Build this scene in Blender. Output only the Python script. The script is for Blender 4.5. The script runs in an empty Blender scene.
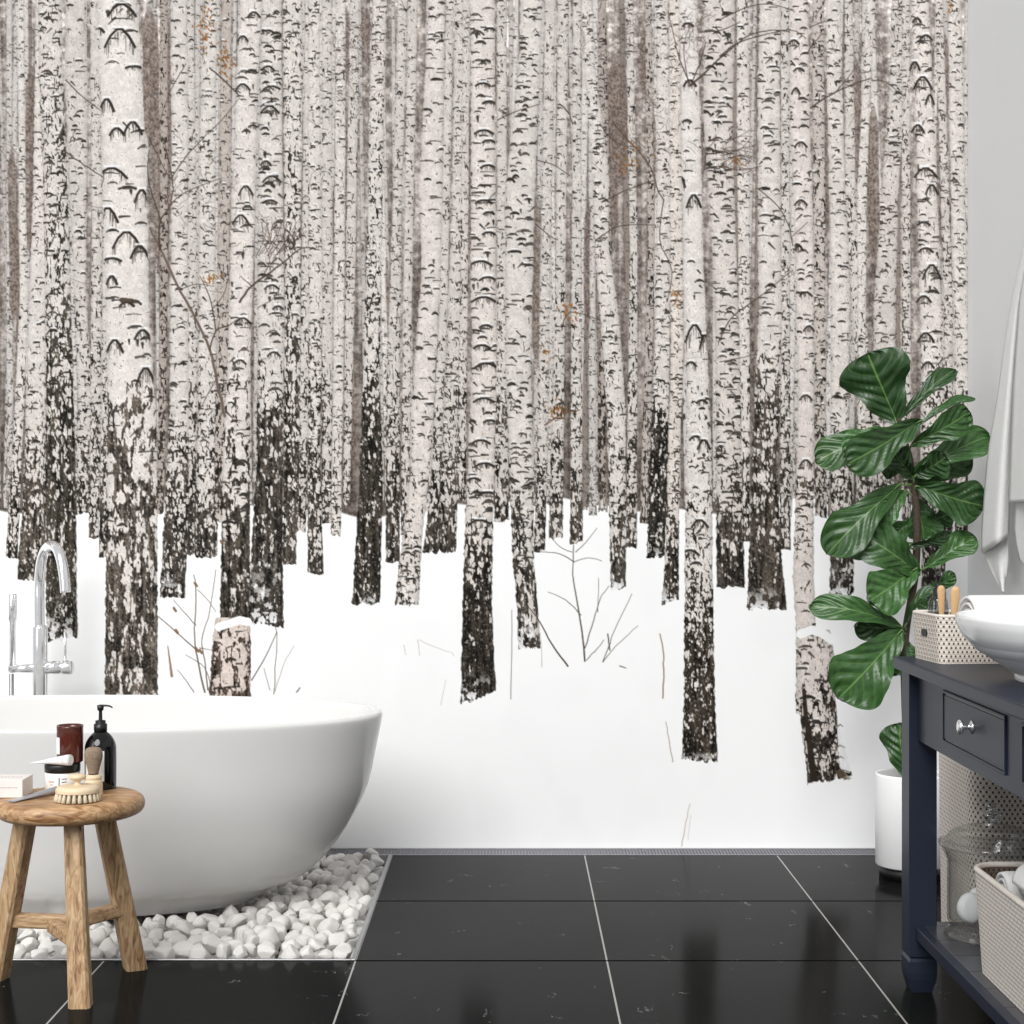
# ---------------------------------------------------------------- printed forest (a flat wallpaper print)
import numpy as np
MS = 1.25                                   # print raster cells per unit of the wall drawing
MX0, MX1, MY0, MY1 = -230.0, 968.0, -150.0, 848.0

def make_print():
    rng = np.random.default_rng(11)
    W = int((MX1-MX0)*MS)+1; H = int((MY1-MY0)*MS)+1
    img = np.zeros((H, W, 3), np.float32)
    gx = (MX0 + np.arange(W)/MS).astype(np.float32)
    gy = (MY0 + np.arange(H)/MS).astype(np.float32)

    def noise(sx, sy, oct=3, seed=0):
        r = np.random.default_rng(seed); out = np.zeros((H, W), np.float32); a = 1.0; tot = 0
        for o in range(oct):
            nx = int((MX1-MX0)/sx)+3; ny = int((MY1-MY0)/sy)+3
            g = r.random((ny, nx)).astype(np.float32)
            fx = (gx-MX0)/sx; fy = (gy-MY0)/sy
            ix = fx.astype(int); iy = fy.astype(int)
            tx = fx-ix; ty = fy-iy
            tx = tx*tx*(3-2*tx); ty = ty*ty*(3-2*ty)
            rowa = g[iy][:, ix]*(1-tx)+g[iy][:, ix+1]*tx
            rowb = g[iy+1][:, ix]*(1-tx)+g[iy+1][:, ix+1]*tx
            out += a*(rowa*(1-ty)[:, None]+rowb*ty[:, None]); tot += a
            a *= .55; sx = max(sx*.5, .7); sy = max(sy*.5, .7)
        out /= tot
        k = np.sort(out[::7, ::7].ravel())
        return (np.searchsorted(k, out.ravel())/len(k)).reshape(H, W).astype(np.float32)

    nv = noise(3.2, 9, 3, 1)        # bark streaks
    nb = noise(6, 19, 3, 2)         # bark plates
    nf = noise(1.3, 1.6, 1, 3)      # fine grain
    ng = noise(1.9, 3.6, 2, 13)     # small flakes
    nr = noise(2.4, 22, 3, 14)      # ridges
    nm = noise(6, 5, 3, 4)          # mottle
    nl = noise(40, 60, 2, 5)        # slow change
    ns = noise(5, 90, 3, 6)         # thicket streaks

    def ridged(n):
        r = np.abs(n-.5); k = np.sort(r[::7, ::7].ravel())
        return (np.searchsorted(k, r.ravel())/len(k)).reshape(H, W).astype(np.float32)
    nv = ridged(noise(4.2, 11, 3, 1))*.7+nv*.3
    nb = ridged(noise(9, 26, 3, 2))*.75+nb*.25
    ng = ridged(noise(2.8, 5.0, 2, 13))*.5+ng*.5

    def blend(y0, y1, x0, x1, a, col):
        s = img[y0:y1, x0:x1]; s += a[..., None]*(np.asarray(col, np.float32)-s)

    def stroke(pts, wid, col, alpha=1.0, clip=None, wid2=None):
        pts = np.asarray(pts, np.float32); wid2 = wid if wid2 is None else wid2
        m = max(wid, wid2)+1.5
        x0 = max(int((pts[:, 0].min()-m-MX0)*MS), 0); x1 = min(int((pts[:, 0].max()+m-MX0)*MS)+2, W)
        y0 = max(int((pts[:, 1].min()-m-MY0)*MS), 0); y1 = min(int((pts[:, 1].max()+m-MY0)*MS)+2, H)
        if x1 <= x0 or y1 <= y0: return
        X = gx[x0:x1][None, :]; Y = gy[y0:y1][:, None]
        best = np.full((y1-y0, x1-x0), -9, np.float32); n = len(pts)-1
        for i in range(n):
            ax, ay = pts[i]; bx, by = pts[i+1]; dx, dy = bx-ax, by-ay
            t = np.clip(((X-ax)*dx+(Y-ay)*dy)/(dx*dx+dy*dy+1e-6), 0, 1)
            d = np.hypot(X-ax-t*dx, Y-ay-t*dy)
            w = wid+(wid2-wid)*((i+t)/n)
            best = np.maximum(best, w/2-d)
        a = np.clip(best*MS+.5, 0, 1)*alpha
        if clip is not None: a = a*clip[y0:y1, x0:x1]
        blend(y0, y1, x0, x1, a, col)

    # ---- snow ground and the thicket behind
    img[:] = (249, 249, 249)
    horizon = 507+7*np.sin(gx/47)+5*np.sin(gx/19+1)-10*np.exp(-((gx-598)/22)**2)
    thick = np.clip((horizon[None, :]-gy[:, None])/2.0, 0, 1)
    tone = 142+58*(ns-.5)+62*(nm-.5)+34*(nf-.5)
    up = np.clip((230-gy)/260, 0, 1)[:, None]
    tone = tone+up*(18+85*np.clip(nl-.55, 0, 1)+60*np.clip(nm-.72, 0, 1)*2)
    low = np.clip((gy-330)/150, 0, 1)[:, None]
    tone = tone*(1-.30*low)
    bg = np.stack([tone+4, tone-5, tone-11], -1)
    img += thick[..., None]*(np.clip(bg, 40, 252)-img)
    drift = ((nl-.5)*5)
    img -= ((1-thick)*np.clip(drift, 0, 5))[..., None]

    def trunk(rows, base, dark, light=(219, 212, 206), dcol=(58, 53, 48), marks=1.0, msize=1.0, plates=0.0, edge=.16,
              ctr=1.0, slant=0.0, snow=0.0, seed=None, top=None):
        r = np.random.default_rng(seed if seed is not None else int(rng.integers(1e9)))
        rows = sorted(rows); ys = np.array([q[0] for q in rows], np.float32)
        y0f = MY0 if top is None else top
        # straight run upward beyond the first given row
        if ys[0] > y0f and len(rows) > 1 and top is None:
            k = (rows[0][1]-rows[-1][1])/(rows[0][0]-rows[-1][0]); k = float(np.clip(k, -.05, .05))
            q = rows[0]; rows = [(y0f, q[1]+k*(y0f-q[0])+.5, q[2]+k*(y0f-q[0])-.5)]+rows
            ys = np.array([q[0] for q in rows], np.float32)
        xl = np.interp(gy, ys, [q[1] for q in rows]); xr = np.interp(gy, ys, [q[2] for q in rows])
        j0 = max(int((y0f-MY0)*MS), 0); j1 = min(int((base+abs(slant)+6-MY0)*MS)+1, H)
        i0 = max(int((xl[j0:j1].min()-3-MX0)*MS), 0); i1 = min(int((xr[j0:j1].max()+3-MX0)*MS)+2, W)
        if i1 <= i0 or j1 <= j0: return
        wm = float(np.mean(xr[j0:j1]-xl[j0:j1]))
        wob = (r.random(H//4+4)-.5)*min(1.6, wm*.09); wob = np.interp(np.arange(H), np.arange(len(wob))*4, wob)
        X = gx[None, i0:i1]; Y = gy[j0:j1, None]
        L = (xl+wob)[j0:j1, None]; R = (xr+wob*.7)[j0:j1, None]
        t = (X-L)/np.maximum(R-L, .5)
        bl = base+slant*(t-.5)+2.2*(nb[j0:j1, i0:i1]-.5)*2
        cov = np.clip((X-L)*MS+.5, 0, 1)*np.clip((R-X)*MS+.5, 0, 1)*np.clip((bl-Y)*MS+.5, 0, 1)
        N = nv[j0:j1, i0:i1]; P = nb[j0:j1, i0:i1]; F = nf[j0:j1, i0:i1]; M = nm[j0:j1, i0:i1]
        off = r.integers(0, 400)
        N = np.roll(nv, off, 1)[j0:j1, i0:i1]; P = np.roll(nb, off, 1)[j0:j1, i0:i1]
        G = np.roll(ng, off, 1)[j0:j1, i0:i1]; Rg = np.roll(nr, off, 1)[j0:j1, i0:i1]
        fine = .52 if wm < 24 else .30
        mixn = (N*(1-plates)+P*plates)*(1-fine)+G*fine
        mixn = np.clip((mixn-.5)*1.45+.5, 0, 1)
        sh = 1-edge*np.abs(2*t-1)**5-.03*t
        col = np.array(light, np.float32)*(sh+.08*(F-.5)+.07*(M-.5)+.05*(G-.5)-np.where(F > .955, .28, 0)*(.4+M))[..., None]
        dk = np.interp(gy[j0:j1], [q[0] for q in dark], [q[1] for q in dark])[:, None]
        if wm < 23: dk = dk*.86
        dk = dk+.10*dk*np.abs(2*t-1)**2
        a = np.clip((dk-mixn)/.15+.4, 0, 1)*(dk > .004)
        dd = np.array(dcol, np.float32)*(.34+.45*F+.85*Rg+.35*(M-.5))[..., None]
        fl = np.clip((.55*F+.45*G-.66)/.10, 0, 1)*(.62 if wm < 24 else .45)*(.4+.6*N)
        dd = dd+fl[..., None]*(np.array((176, 168, 160), np.float32)-dd)
        dd = np.clip(dd, 14, 210)
        a3 = (a*ctr)[..., None]
        col = col*(1-a3)+dd*a3
        if snow > 0:
            sy = np.clip((Y-(base-snow))/snow, 0, 1)
            sm = np.clip((M*.6+N*.4-.52)/.1, 0, 1)*sy*.95*(np.abs(t-.42) < .42)
            col = col*(1-sm[..., None])+np.array((246, 246, 247), np.float32)*sm[..., None]
        s = img[j0:j1, i0:i1]; s += cov[..., None]*(col-s)
        clip = np.zeros((H, W), np.float32) if wm > 6 else None
        if clip is not None: clip[j0:j1, i0:i1] = cov
        # lenticels and branch scars
        span = base-y0f
        n = int(marks*span*(.075+.0075*wm))
        for _ in range(n):
            y = y0f+r.random()*span; k = np.interp(y, gy, np.arange(H)).astype(int)
            if np.interp(y, [q[0] for q in dark], [q[1] for q in dark]) > .55: continue
            a_, b_ = xl[k], xr[k]; w = b_-a_
            x = a_+w*r.random(); hw = (1.0+w*(.04+.12*r.random()**2))*msize; kind = r.random()
            c = np.array((52, 48, 44), np.float32)*(.7+.9*r.random())+ (1-ctr)*70
            th = 1.0+min(w*.055, 1.9)*r.random()
            if kind < .42:
                h = hw*(.25+.5*r.random())
                if hw > 1.8: stroke([(x-hw*.4, y+h*.45), (x+hw*.35, y+h*.5)], th*1.3, c, .8, clip, th)
                stroke([(x-hw, y+h), (x-hw*.35, y+h*.15), (x, y), (x+hw*.5, y+h*.2), (x+hw, y+h*(.7+.5*r.random()))], th*.8, c, .95, clip, th)
                if r.random() < .22 and w > 10: stroke([(x-hw*.5, y-1.4), (x+hw*.5, y-1.4)], 1.6, (243, 243, 243), .8, clip)
            elif kind < .8:
                stroke([(x-hw, y+r.random()), (x, y), (x+hw, y+r.random())], th, c, .9, clip, th*.6)
            elif kind < .93:
                s_ = 1 if r.random() < .5 else -1
                stroke([(x-hw*.6*s_, y-hw*.5), (x+hw*.4*s_, y+hw*.5)], th*1.1, c, .9, clip, th*.5)
            else:
                stroke([(x, y), (x+.3, y+1.0+hw*.6)], th*1.5, c, .9, clip, th*.6)
        return clip

    def scar(x, y, w, h=None, th=2.0, clip=None, drip=True, col=(44, 40, 37)):
        h = w*.55 if h is None else h; r = rng
        stroke([(x-w, y+h), (x-w*.62, y+h*.38), (x-w*.2, y+.3), (x+w*.15, y), (x+w*.6, y+h*.4), (x+w, y+h)], th, col, .95, clip, th*1.2)
        if drip:
            for q in range(int(5+w)):
                u = (r.random()*2-1)*w; yy = y+h*abs(u/w)+r.random()*1.5
                stroke([(x+u, yy), (x+u+r.normal()*.5, yy+1.5+r.random()*h*.75)], .9, (90, 83, 77), .8, clip, .5)
        if w > 4: stroke([(x-w*.5, y-1.8), (x+w*.5, y-1.9)], 2.0, (244, 244, 244), .8, clip)

    # ---- far trunks, hundreds of them printed small
    xs = []
    for q in range(165):
        d = 1-q/165.0                       # 1 far .. 0 nearer
        x = MX0+rng.random()*(MX1-MX0)
        w = 3.0+ (1-d)*6.5*rng.random()+2.0*rng.random()
        lean = rng.normal()*9
        b = 494+ (1-d)*22*rng.random()+10*rng.random()
        g = 196+18*(1-d)+10*rng.normal()*.5
        if rng.random() < .16:
            lt = (142, 131, 123)
        else: lt = (g-2, g-8, g-12)
        d0 = 300+rng.random()*120
        trunk([(0, x+lean-w*.42, x+lean+w*.42), (b, x-w*.55, x+w*.55)], b, [(d0-260, 0.04), (d0, .20), (d0+110, .42), (b, .62)], lt,
              (84, 78, 72), marks=.85+.3*rng.random(), msize=.8, edge=.22, ctr=.7+.2*(1-d))

    # ---- fine twigs of the thicket
    for q in range(620):
        x = MX0+rng.random()*(MX1-MX0); y = MY0+rng.random()**1.2*(480-MY0)
        a = rng.random()*2*np.pi; ln = 8+30*rng.random(); p = [(x, y)]
        for s_ in range(4):
            a += rng.normal()*.3; p.append((p[-1][0]+np.cos(a)*ln/4, p[-1][1]+np.sin(a)*ln/4))
        stroke(p, .9, (98, 86, 78), .45, None, .4)

    def streak(x, y0, y1, w, c=(118, 105, 97), a=.8):
        j0, j1 = int((y0-MY0)*MS), int((y1-MY0)*MS); i0 = max(int((x-w-MX0)*MS), 0); i1 = min(int((x+w-MX0)*MS)+2, W)
        Y = gy[j0:j1, None]; X = gx[None, i0:i1]; e = np.clip(np.minimum(Y-y0, y1-Y)/28, 0, 1)
        wv = 1.2*np.sin(Y/37+x); al = np.clip((w/2*e-np.abs(X-x-wv))*.8+.5, 0, 1)*a*np.clip(e*1.6, 0, 1)*(.7+.6*nm[j0:j1, i0:i1])
        s = img[j0:j1, i0:i1]; cc = np.array(c, np.float32)*(.75+.5*nf[j0:j1, i0:i1])[..., None]
        s += np.clip(al, 0, 1)[..., None]*(cc-s)
    for q in ((30,60,260,11),(13,140,330,9),(18,250,420,5),(150,0,150,16),(158,100,280,9),(168,0,300,5),(227,110,300,8),(303,160,330,9),(338,165,270,9),(349,105,270,14),(348,260,480,6),(353,330,490,4),(411,160,240,6),(446,170,300,8),(469,90,270,8),(388,250,350,4),(420,265,365,4),
              (537,190,375,8),(559,265,385,7),(588,190,340,6),(600,250,480,6),(618,50,190,22),(612,160,250,10),(651,95,390,8),(682,185,380,5),(742,140,260,7),(783,35,280,9),(820,50,260,15),(853,45,200,15),(874,100,270,12),(906,90,220,11),(943,25,260,11),(958,150,250,7),(500,20,130,12),(548,30,130,9),(575,190,260,10),(365,0,60,12),(345,0,90,14),(645,20,110,9),(700,100,200,6),(128,380,500,6),(396,380,500,5),(605,420,500,10),(632,380,500,6),(556,400,500,5)):
        streak(*q)
    LB = (220, 213, 207); MB_ = (210, 203, 197)
    def T(rows, base, dark, **k): return trunk(rows, base, dark, **k)
    # rows are (height on the drawing, left edge, right edge)
    # ---- middle distance
    T([(0,18,24),(200,19,26),(300,20,29),(460,12,22),(555,6,18)],558,[(280,.05),(430,.3),(558,.8)],marks=1.3)
    T([(0,66,86),(80,65,88),(200,70,87),(290,74,86),(390,78,93),(514,76,91)],514,[(250,.08),(400,.35),(514,.62)],light=MB_,marks=1.0)
    T([(0,90,100),(240,92,103),(538,89,99)],538,[(200,.12),(400,.35),(538,.65)],light=MB_)
    T([(0,104,112),(400,102,110),(558,99,107)],558,[(300,.12),(450,.5),(558,.75)],light=MB_)
    T([(0,186,194),(300,188,198),(556,184,196)],556,[(260,.1),(440,.5),(556,.85)],light=MB_,marks=1.2)
    T([(0,160,168),(300,160,168),(510,157,164)],512,[(100,.25),(350,.4),(510,.6)],light=(176,165,157))
    T([(0,205,217),(150,199,216),(300,199,216),(557,196,218)],557,[(330,.08),(440,.4),(557,.82)],marks=1.1)
    T([(0,222,232),(250,218,230),(520,214,226)],522,[(180,.15),(400,.4),(520,.7)],light=(190,180,172))
    T([(0,305,315),(250,302,313),(531,297,306)],531,[(200,.15),(420,.35),(531,.6)],light=MB_)
    T([(0,322,332),(300,322,333),(525,322,332)],525,[(250,.1),(420,.4),(525,.6)],light=MB_,marks=1.2)
    T([(0,336,346),(300,334,345),(536,331,341)],536,[(300,.08),(450,.25),(536,.5)],marks=1.3)
    T([(0,350,360),(250,346,356),(506,343,350)],506,[(150,.2),(400,.3),(506,.5)],light=MB_)
    T([(0,308,320),(150,308,321),(300,309,323),(460,308,320),(575,308,324)],575,[(120,.10),(330,.28),(470,.55),(575,.85)],marks=1.2,slant=2)
    T([(0,398,408),(200,393,402),(400,386,400),(562,386,400)],562,[(180,.12),(400,.35),(562,.85)],light=MB_,marks=1.2)
    T([(0,408,418),(300,403,412),(535,401,409)],535,[(220,.1),(420,.3),(535,.7)],light=MB_)
    T([(0,446,454),(300,440,448),(500,430,440),(552,423,438)],553,[(330,.12),(440,.45),(553,.8)],light=MB_)
    T([(0,455,468),(200,452,466),(340,447,463),(553,437,456)],551,[(300,.10),(440,.42),(551,.8)],light=MB_,marks=1.2)
    T([(0,463,470),(300,460,468),(500,456,466)],500,[(260,.15),(500,.6)],light=MB_)
    T([(0,497,507),(250,497,507),(521,494,509)],521,[(200,.14),(400,.35),(521,.72)],light=MB_,marks=1.2)
    T([(0,545,556),(250,541,551),(460,537,548),(550,534,545)],551,[(260,.08),(430,.35),(551,.7)],light=MB_,marks=1.1)
    T([(0,558,569),(250,556,566),(539,549,563)],539,[(220,.1),(420,.4),(539,.75)],light=MB_,marks=1.1)
    T([(0,573,581),(250,572,582),(543,570,583)],543,[(240,.1),(430,.35),(543,.78)],light=MB_,marks=1.2)
    T([(0,598,606),(100,598,608),(250,604,612),(400,598,606)],500,[(200,.3),(500,.7)],light=(176,165,158))
    T([(0,626,633),(250,630,638),(548,626,637)],548,[(200,.2),(400,.4),(548,.75)],light=MB_,marks=1.1)
    T([(0,645,652),(250,648,655),(520,640,650)],522,[(150,.3),(400,.4),(520,.6)],light=(186,176,169))
    T([(0,737,748),(120,737,750),(543,741,750)],543,[(250,.1),(430,.35),(543,.75)],marks=1.1)
    T([(0,781,789),(250,781,790),(549,780,791)],549,[(200,.2),(420,.4),(549,.7)],light=MB_,marks=1.2)
    T([(0,812,824),(300,814,826),(517,815,827)],517,[(100,.25),(350,.25),(517,.6)],light=(196,187,180),marks=1.4)
    T([(0,845,853),(200,845,856),(523,866,884)],523,[(150,.15),(400,.4),(523,.7)],light=MB_)
    T([(0,866,876),(100,862,870),(200,857,867),(330,858,866),(520,858,866)],520,[(240,.08),(420,.3),(520,.6)],marks=1.1)
    T([(0,892,906),(80,890,906),(200,881,898),(310,874,896),(525,872,892)],525,[(300,.08),(450,.4),(525,.7)],light=MB_,marks=1.9,msize=1.1)
    T([(0,902,910),(300,902,911),(530,902,911)],530,[(200,.18),(400,.35),(530,.6)],light=MB_,marks=1.4)
    T([(0,935,943),(300,944,953),(540,944,953)],540,[(150,.2),(420,.4),(540,.7)],light=MB_,marks=1.3)
    T([(0,948,961),(100,949,964),(310,954,968),(545,955,970)],545,[(300,.08),(450,.35),(545,.7)],marks=1.5)
    for q in range(330):
        x = MX0+rng.random()*(MX1-MX0); y = MY0+rng.random()*(330-MY0)
        a = rng.random()*2*np.pi; ln = 8+26*rng.random(); p = [(x, y)]
        for s_ in range(4):
            a += rng.normal()*.3; p.append((p[-1][0]+np.cos(a)*ln/4, p[-1][1]+np.sin(a)*ln/4))
        stroke(p, .9, (92, 80, 72), .55, None, .4)
    # ---- nearer trunks
    T([(0,36,46),(200,33,46),(290,29,47),(410,26,46),(500,23,46),(580,17,45)],580,[(250,.06),(370,.14),(430,.42),(500,.72),(580,.86)],dcol=(70,64,57),plates=.3)
    T([(0,38,62),(75,39,63),(195,44,68),(360,46,73),(480,46,76),(600,46,77),(638,47,78)],640,[(-100,.20),(60,.24),(200,.32),(300,.38),(350,.48),(440,.66),(590,.74),(640,.7)],dcol=(56,52,45),plates=.15,snow=50,slant=-6,marks=1.2)
    T([(0,171,187),(50,171,188),(150,172,189),(245,171,188),(410,170,189),(500,165,189),(598,160,185)],598,[(330,.05),(410,.18),(450,.5),(598,.85)],marks=1.2,snow=30,plates=.3)
    T([(0,283,302),(60,283,303),(240,285,301),(460,284,300),(565,283,296)],565,[(-50,.22),(120,.3),(260,.42),(430,.62),(565,.86)],dcol=(60,55,49),marks=1.1)
    T([(0,240,262),(100,236,258),(220,231,255),(340,229,251),(460,223,250),(618,220,250)],622,[(330,.03),(390,.25),(440,.42),(520,.5),(560,.72),(622,.78)],dcol=(58,53,47),plates=.75,light=(225,217,211),marks=.8,msize=1.3)
    T([(0,262,282),(50,261,282),(200,258,283),(310,258,285),(460,257,283),(560,251,283),(626,249,284)],625,[(320,.02),(385,.2),(420,.62),(500,.78),(626,.82)],dcol=(58,53,48),snow=75,marks=1.0,msize=1.4,slant=4)
    T([(0,373,387),(120,369,384),(245,367,382),(380,363,380),(470,360,383),(530,357,382),(604,352,380)],604,[(-50,.12),(130,.25),(260,.34),(380,.5),(420,.78),(470,.86),(604,.90)],dcol=(50,46,40),marks=1.1,plates=.1,snow=14)
    T([(0,429,445),(195,419,443),(265,422,441),(410,411,434),(470,411,430),(540,402,422),(606,395,419)],605,[(330,.02),(430,.10),(500,.22),(560,.30),(606,.5)],light=(222,214,208),marks=1.0,msize=1.3,snow=24,plates=.4)
    T([(0,581,592),(75,585,596),(170,592,609),(245,595,609),(313,600,619),(410,607,626),(500,609,626),(590,611,626)],590,[(200,.06),(350,.16),(440,.36),(520,.55),(590,.84)],marks=1.6,snow=30,slant=-5)
    T([(0,656,668),(150,657,671),(340,655,670),(410,652,669),(470,650,668),(556,647,665)],557,[(150,.08),(330,.15),(400,.4),(430,.80),(557,.90)],dcol=(44,41,37),marks=1.4,plates=.2,snow=14)
    T([(0,669,680),(240,670,683),(350,671,684),(460,668,680),(550,666,679),(601,662,679)],601,[(300,.05),(420,.2),(520,.4),(560,.75),(601,.85)],light=(222,213,205),marks=1.6,snow=20,slant=-5)
    T([(0,703,735),(125,704,733),(240,712,736),(360,716,740),(460,716,742),(587,717,745)],587,[(300,.05),(430,.2),(490,.42),(540,.62),(587,.82)],marks=1.7,msize=1.1,plates=.4,light=(216,208,202))
    T([(0,520,543),(50,520,541),(195,505,535),(360,506,531),(460,509,534),(560,513,534),(610,517,538),(649,519,541)],649,[(300,.03),(450,.14),(540,.4),(600,.62),(649,.6)],marks=1.5,msize=1.1,plates=.5,snow=45)
    T([(0,826,841),(25,826,841),(170,829,845),(290,831,850),(410,831,849),(500,831,853),(594,830,854)],594,[(330,.06),(400,.25),(500,.6),(594,.85)],marks=1.0,msize=1.2,plates=.3,snow=30)
    T([(0,911,929),(25,912,930),(146,916.5,936),(313,920,942),(390,922,944),(600,922,946)],602,[(100,.04),(300,.12),(420,.4),(600,.8)],light=(224,216,210),marks=1.0,msize=1.6)
    T([(0,760,781),(75,758,780),(220,758,781),(313,759,782),(386,755,781),(460,752,777),(560,749,782),(609,747,787)],609,[(330,.02),(355,.3),(400,.5),(470,.62),(540,.72),(609,.86)],dcol=(62,56,50),plates=.25,marks=.9,msize=1.4,snow=26)
    T([(0,790,808),(120,790,810),(240,795,814),(386,798,814),(470,797,814),(580,793,814),(620,796,816),(700,796,812),(715,796,806)],715,[(430,.03),(476,.05),(481,.6),(490,.55),(500,.26),(560,.2),(600,.22),(715,.3)],light=(222,212,206),plates=.7,marks=.85,msize=1.2)
    # ---- the cut trunk leaning at the right
    T([(630,799,830),(640,798,833),(700,797,836),(722,801,838),(782,808,854)],780,[(630,.12),(660,.28),(700,.42),(740,.48),(782,.62)],light=(224,214,208),dcol=(48,42,37),plates=.45,marks=.8,slant=-9,top=630)
    stroke([(801,634),(812,630),(822,633),(832,640)],9,(250,250,250),1)
    stroke([(841,672),(843,700),(845,735),(848,764)],10,(248,248,249),.95,None,17)
    stroke([(804,690),(806,715),(810,745),(814,778)],3.5,(46,39,33),.95,None,7)
    for q in range(14): stroke([(836+rng.random()*10,770+q*.7),(842+rng.random()*11,772+q*.6)],1.8,(92,78,62),.7,None,.8)
    for (a_, b_, c_) in ((836,747,9),(838,726,5),(838,758,6)): stroke([(a_,b_),(a_+c_*.5,b_-1.5),(a_+c_,b_+.5)],1.8,(96,84,72),.7,None,.7)
    # ---- front trunks
    c16 = T([(0,470,495),(75,471,495),(245,471,496),(360,472,497),(460,468,495),(530,465,493),(600,463,492),(650,462,494),(705,461,497)],698,[(400,.02),(480,.16),(530,.38),(580,.58),(640,.76),(700,.86)],light=(223,215,208),dcol=(52,47,41),plates=.45,marks=.9,msize=1.5,slant=-13,snow=28)
    for (y, x, w) in ((28,490,5),(60,486,4),(83,483,7),(101,489,6),(130,484,9),(140,489,6),(165,488,7),(200,484,8),(212,489,5),(232,489,6),(261,481,11),(277,488,8),(297,484,12),(325,486,6),(345,482,8),(363,486,10),(398,484,10),(420,490,6),(440,481,9),(463,485,10),(478,474,6),(492,488,9),(520,480,10)):
        scar(x, y, w, w*.4, 2.2, c16)
    c25 = T([(0,679,696),(120,681,701),(245,683,703),(313,684,706),(386,687,709),(460,686,712),(580,685,713),(700,684,715),(761,682,718)],761,[(325,.0),(345,.10),(430,.16),(480,.30),(510,.40),(540,.30),(600,.5),(630,.74),(760,.86)],light=(226,219,214),dcol=(54,48,41),plates=.35,marks=.35,msize=1.1,slant=2,snow=10)
    for (y, x, w, h) in ((23,688,5,3),(80,690,6,6),(120,687,4,2),(178,682,3,9),(195,694,7,12),(325,695,9,16),(335,705,5,14),(362,691,5,4),(400,702,5,3),(436,696,6,4),(440,704,6,9),(520,700,8,7),(550,690,9,5)):
        scar(x, y, w, h, 2.2, c25)
    c1 = T([(0,98,136),(40,99,140),(150,102,146),(244,104,148),(313,106,149),(411,108,156),(484,107,157.5),(700,105,158)],712,[(340,.0),(355,.05),(378,.18),(408,.45),(440,.52),(500,.50),(560,.60),(712,.62)],light=(228,221,215),dcol=(78,71,64),plates=.7,marks=.22,msize=1.3,edge=.12)
    for (y, x, w, h) in ((4,122,14,12),(29,120,15,18),(28,99,5,4),(66,134,8,2),(99,107,7,12),(122,133,9,12),(128,117,7,7),(168,112,15,10),(190,142,7,12),(208,108,10,14),(232,127,14,16),(246,140,9,12),(258,112,9,3),(276,112,5,8),(302,127,7,4),(330,143,8,9),(340,115,8,12),(368,146,9,16)):
        scar(x, y, w, h, 2.4, c1)
    stroke([(122,300),(132,301)], 5, (70,58,48), .9)
    c7 = None
    for (y, x, w, h) in ((12,254,6,5),(36,243,5,5),(84,243,7,6),(30,268,5,2),(66,268,6,4),(86,272,8,3),(106,270,9,7),(125,253,4,2),(161,266,5,4),(176,272,9,6),(186,246,7,9),(200,270,7,3),(215,241,8,9),(285,272,7,4),(306,278,5,3),(352,274,6,4),(318,243,8,6),(360,240,6,4)):
        scar(x, y, w, h, 1.8)
    for (y, x, w, h) in ((18,917,4,4),(35,926,6,5),(62,915,5,8),(77,923,9,12),(95,930,4,9),(125,918,6,7),(168,926,11,9),(185,932,6,9),(222,924,6,3),(248,926,7,4),(265,932,9,14),(296,924,7,6),(333,926,8,9),(362,928,6,6)):
        scar(x, y, w, h, 2.0)
    for (y, x, w, h) in ((40,794,5,4),(68,799,5,3),(88,796,4,6),(142,801,6,5),(200,801,6,5),(246,799,4,4),(292,806,6,4),(326,809,5,5),(395,806,6,5),(460,806,6,6)):
        scar(x, y, w, h, 1.8)
    # ---- snow covered stump by the tub
    T([(618,216,250),(640,213,251),(700,209,251)],706,[(618,.06),(640,.3),(700,.46)],light=(222,208,199),dcol=(70,60,52),plates=.8,marks=.5,top=618)
    stroke([(219,627),(228,624),(240,620),(248,622)],8,(250,250,250),1)

    # ---- saplings, branches and weeds
    BR = (74, 62, 54)
    def br(p, w=1.6, w2=.7, c=BR, a=.95):
        if len(p) > 2:
            o = []
            for i in range(len(p)-1):
                q = [np.array(p[max(i-1, 0)], float), np.array(p[i], float), np.array(p[i+1], float), np.array(p[min(i+2, len(p)-1)], float)]
                for k in range(4):
                    u = k/4; o.append(.5*((2*q[1])+(q[2]-q[0])*u+(2*q[0]-5*q[1]+4*q[2]-q[3])*u*u+(3*q[1]-q[0]-3*q[2]+q[3])*u**3)+rng.normal(size=2)*.25*(k > 0))
            o.append(np.array(p[-1], float)); p = o
        stroke(p, w*.9, c, a, None, w2)
    br([(225,416),(217,381),(210,350),(194,315),(178,286),(165,258),(156,240),(150,228)],3.2,2.0,(104,90,80))
    br([(210,350),(216,331),(230,325),(240,318)],1.8,.8); br([(216,331),(212,305),(206,288),(200,276)],1.6,.6)
    br([(212,310),(224,294),(228,280)],1.2,.5); br([(180,290),(196,284),(214,286)],1,.5); br([(216,380),(204,402),(192,424)],1,.6)
    br([(160,250),(160,223),(171,203),(172,175),(164,140)],2,.8); br([(161,223),(148,175),(150,150)],1.4,.6); br([(171,205),(186,192),(222,178)],1.3,.6)
    br([(172,178),(190,152),(222,120),(240,98)],1.3,.6); br([(66,80),(82,96),(100,110)],1.2,.7); br([(66,152),(84,165),(103,177)],1.5,.9)
    br([(210,68),(224,80),(240,96)],1.6,1.2); br([(186,64),(170,92),(158,128)],1.0,.6); br([(150,140),(170,178),(178,176)],1,.6)
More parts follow.
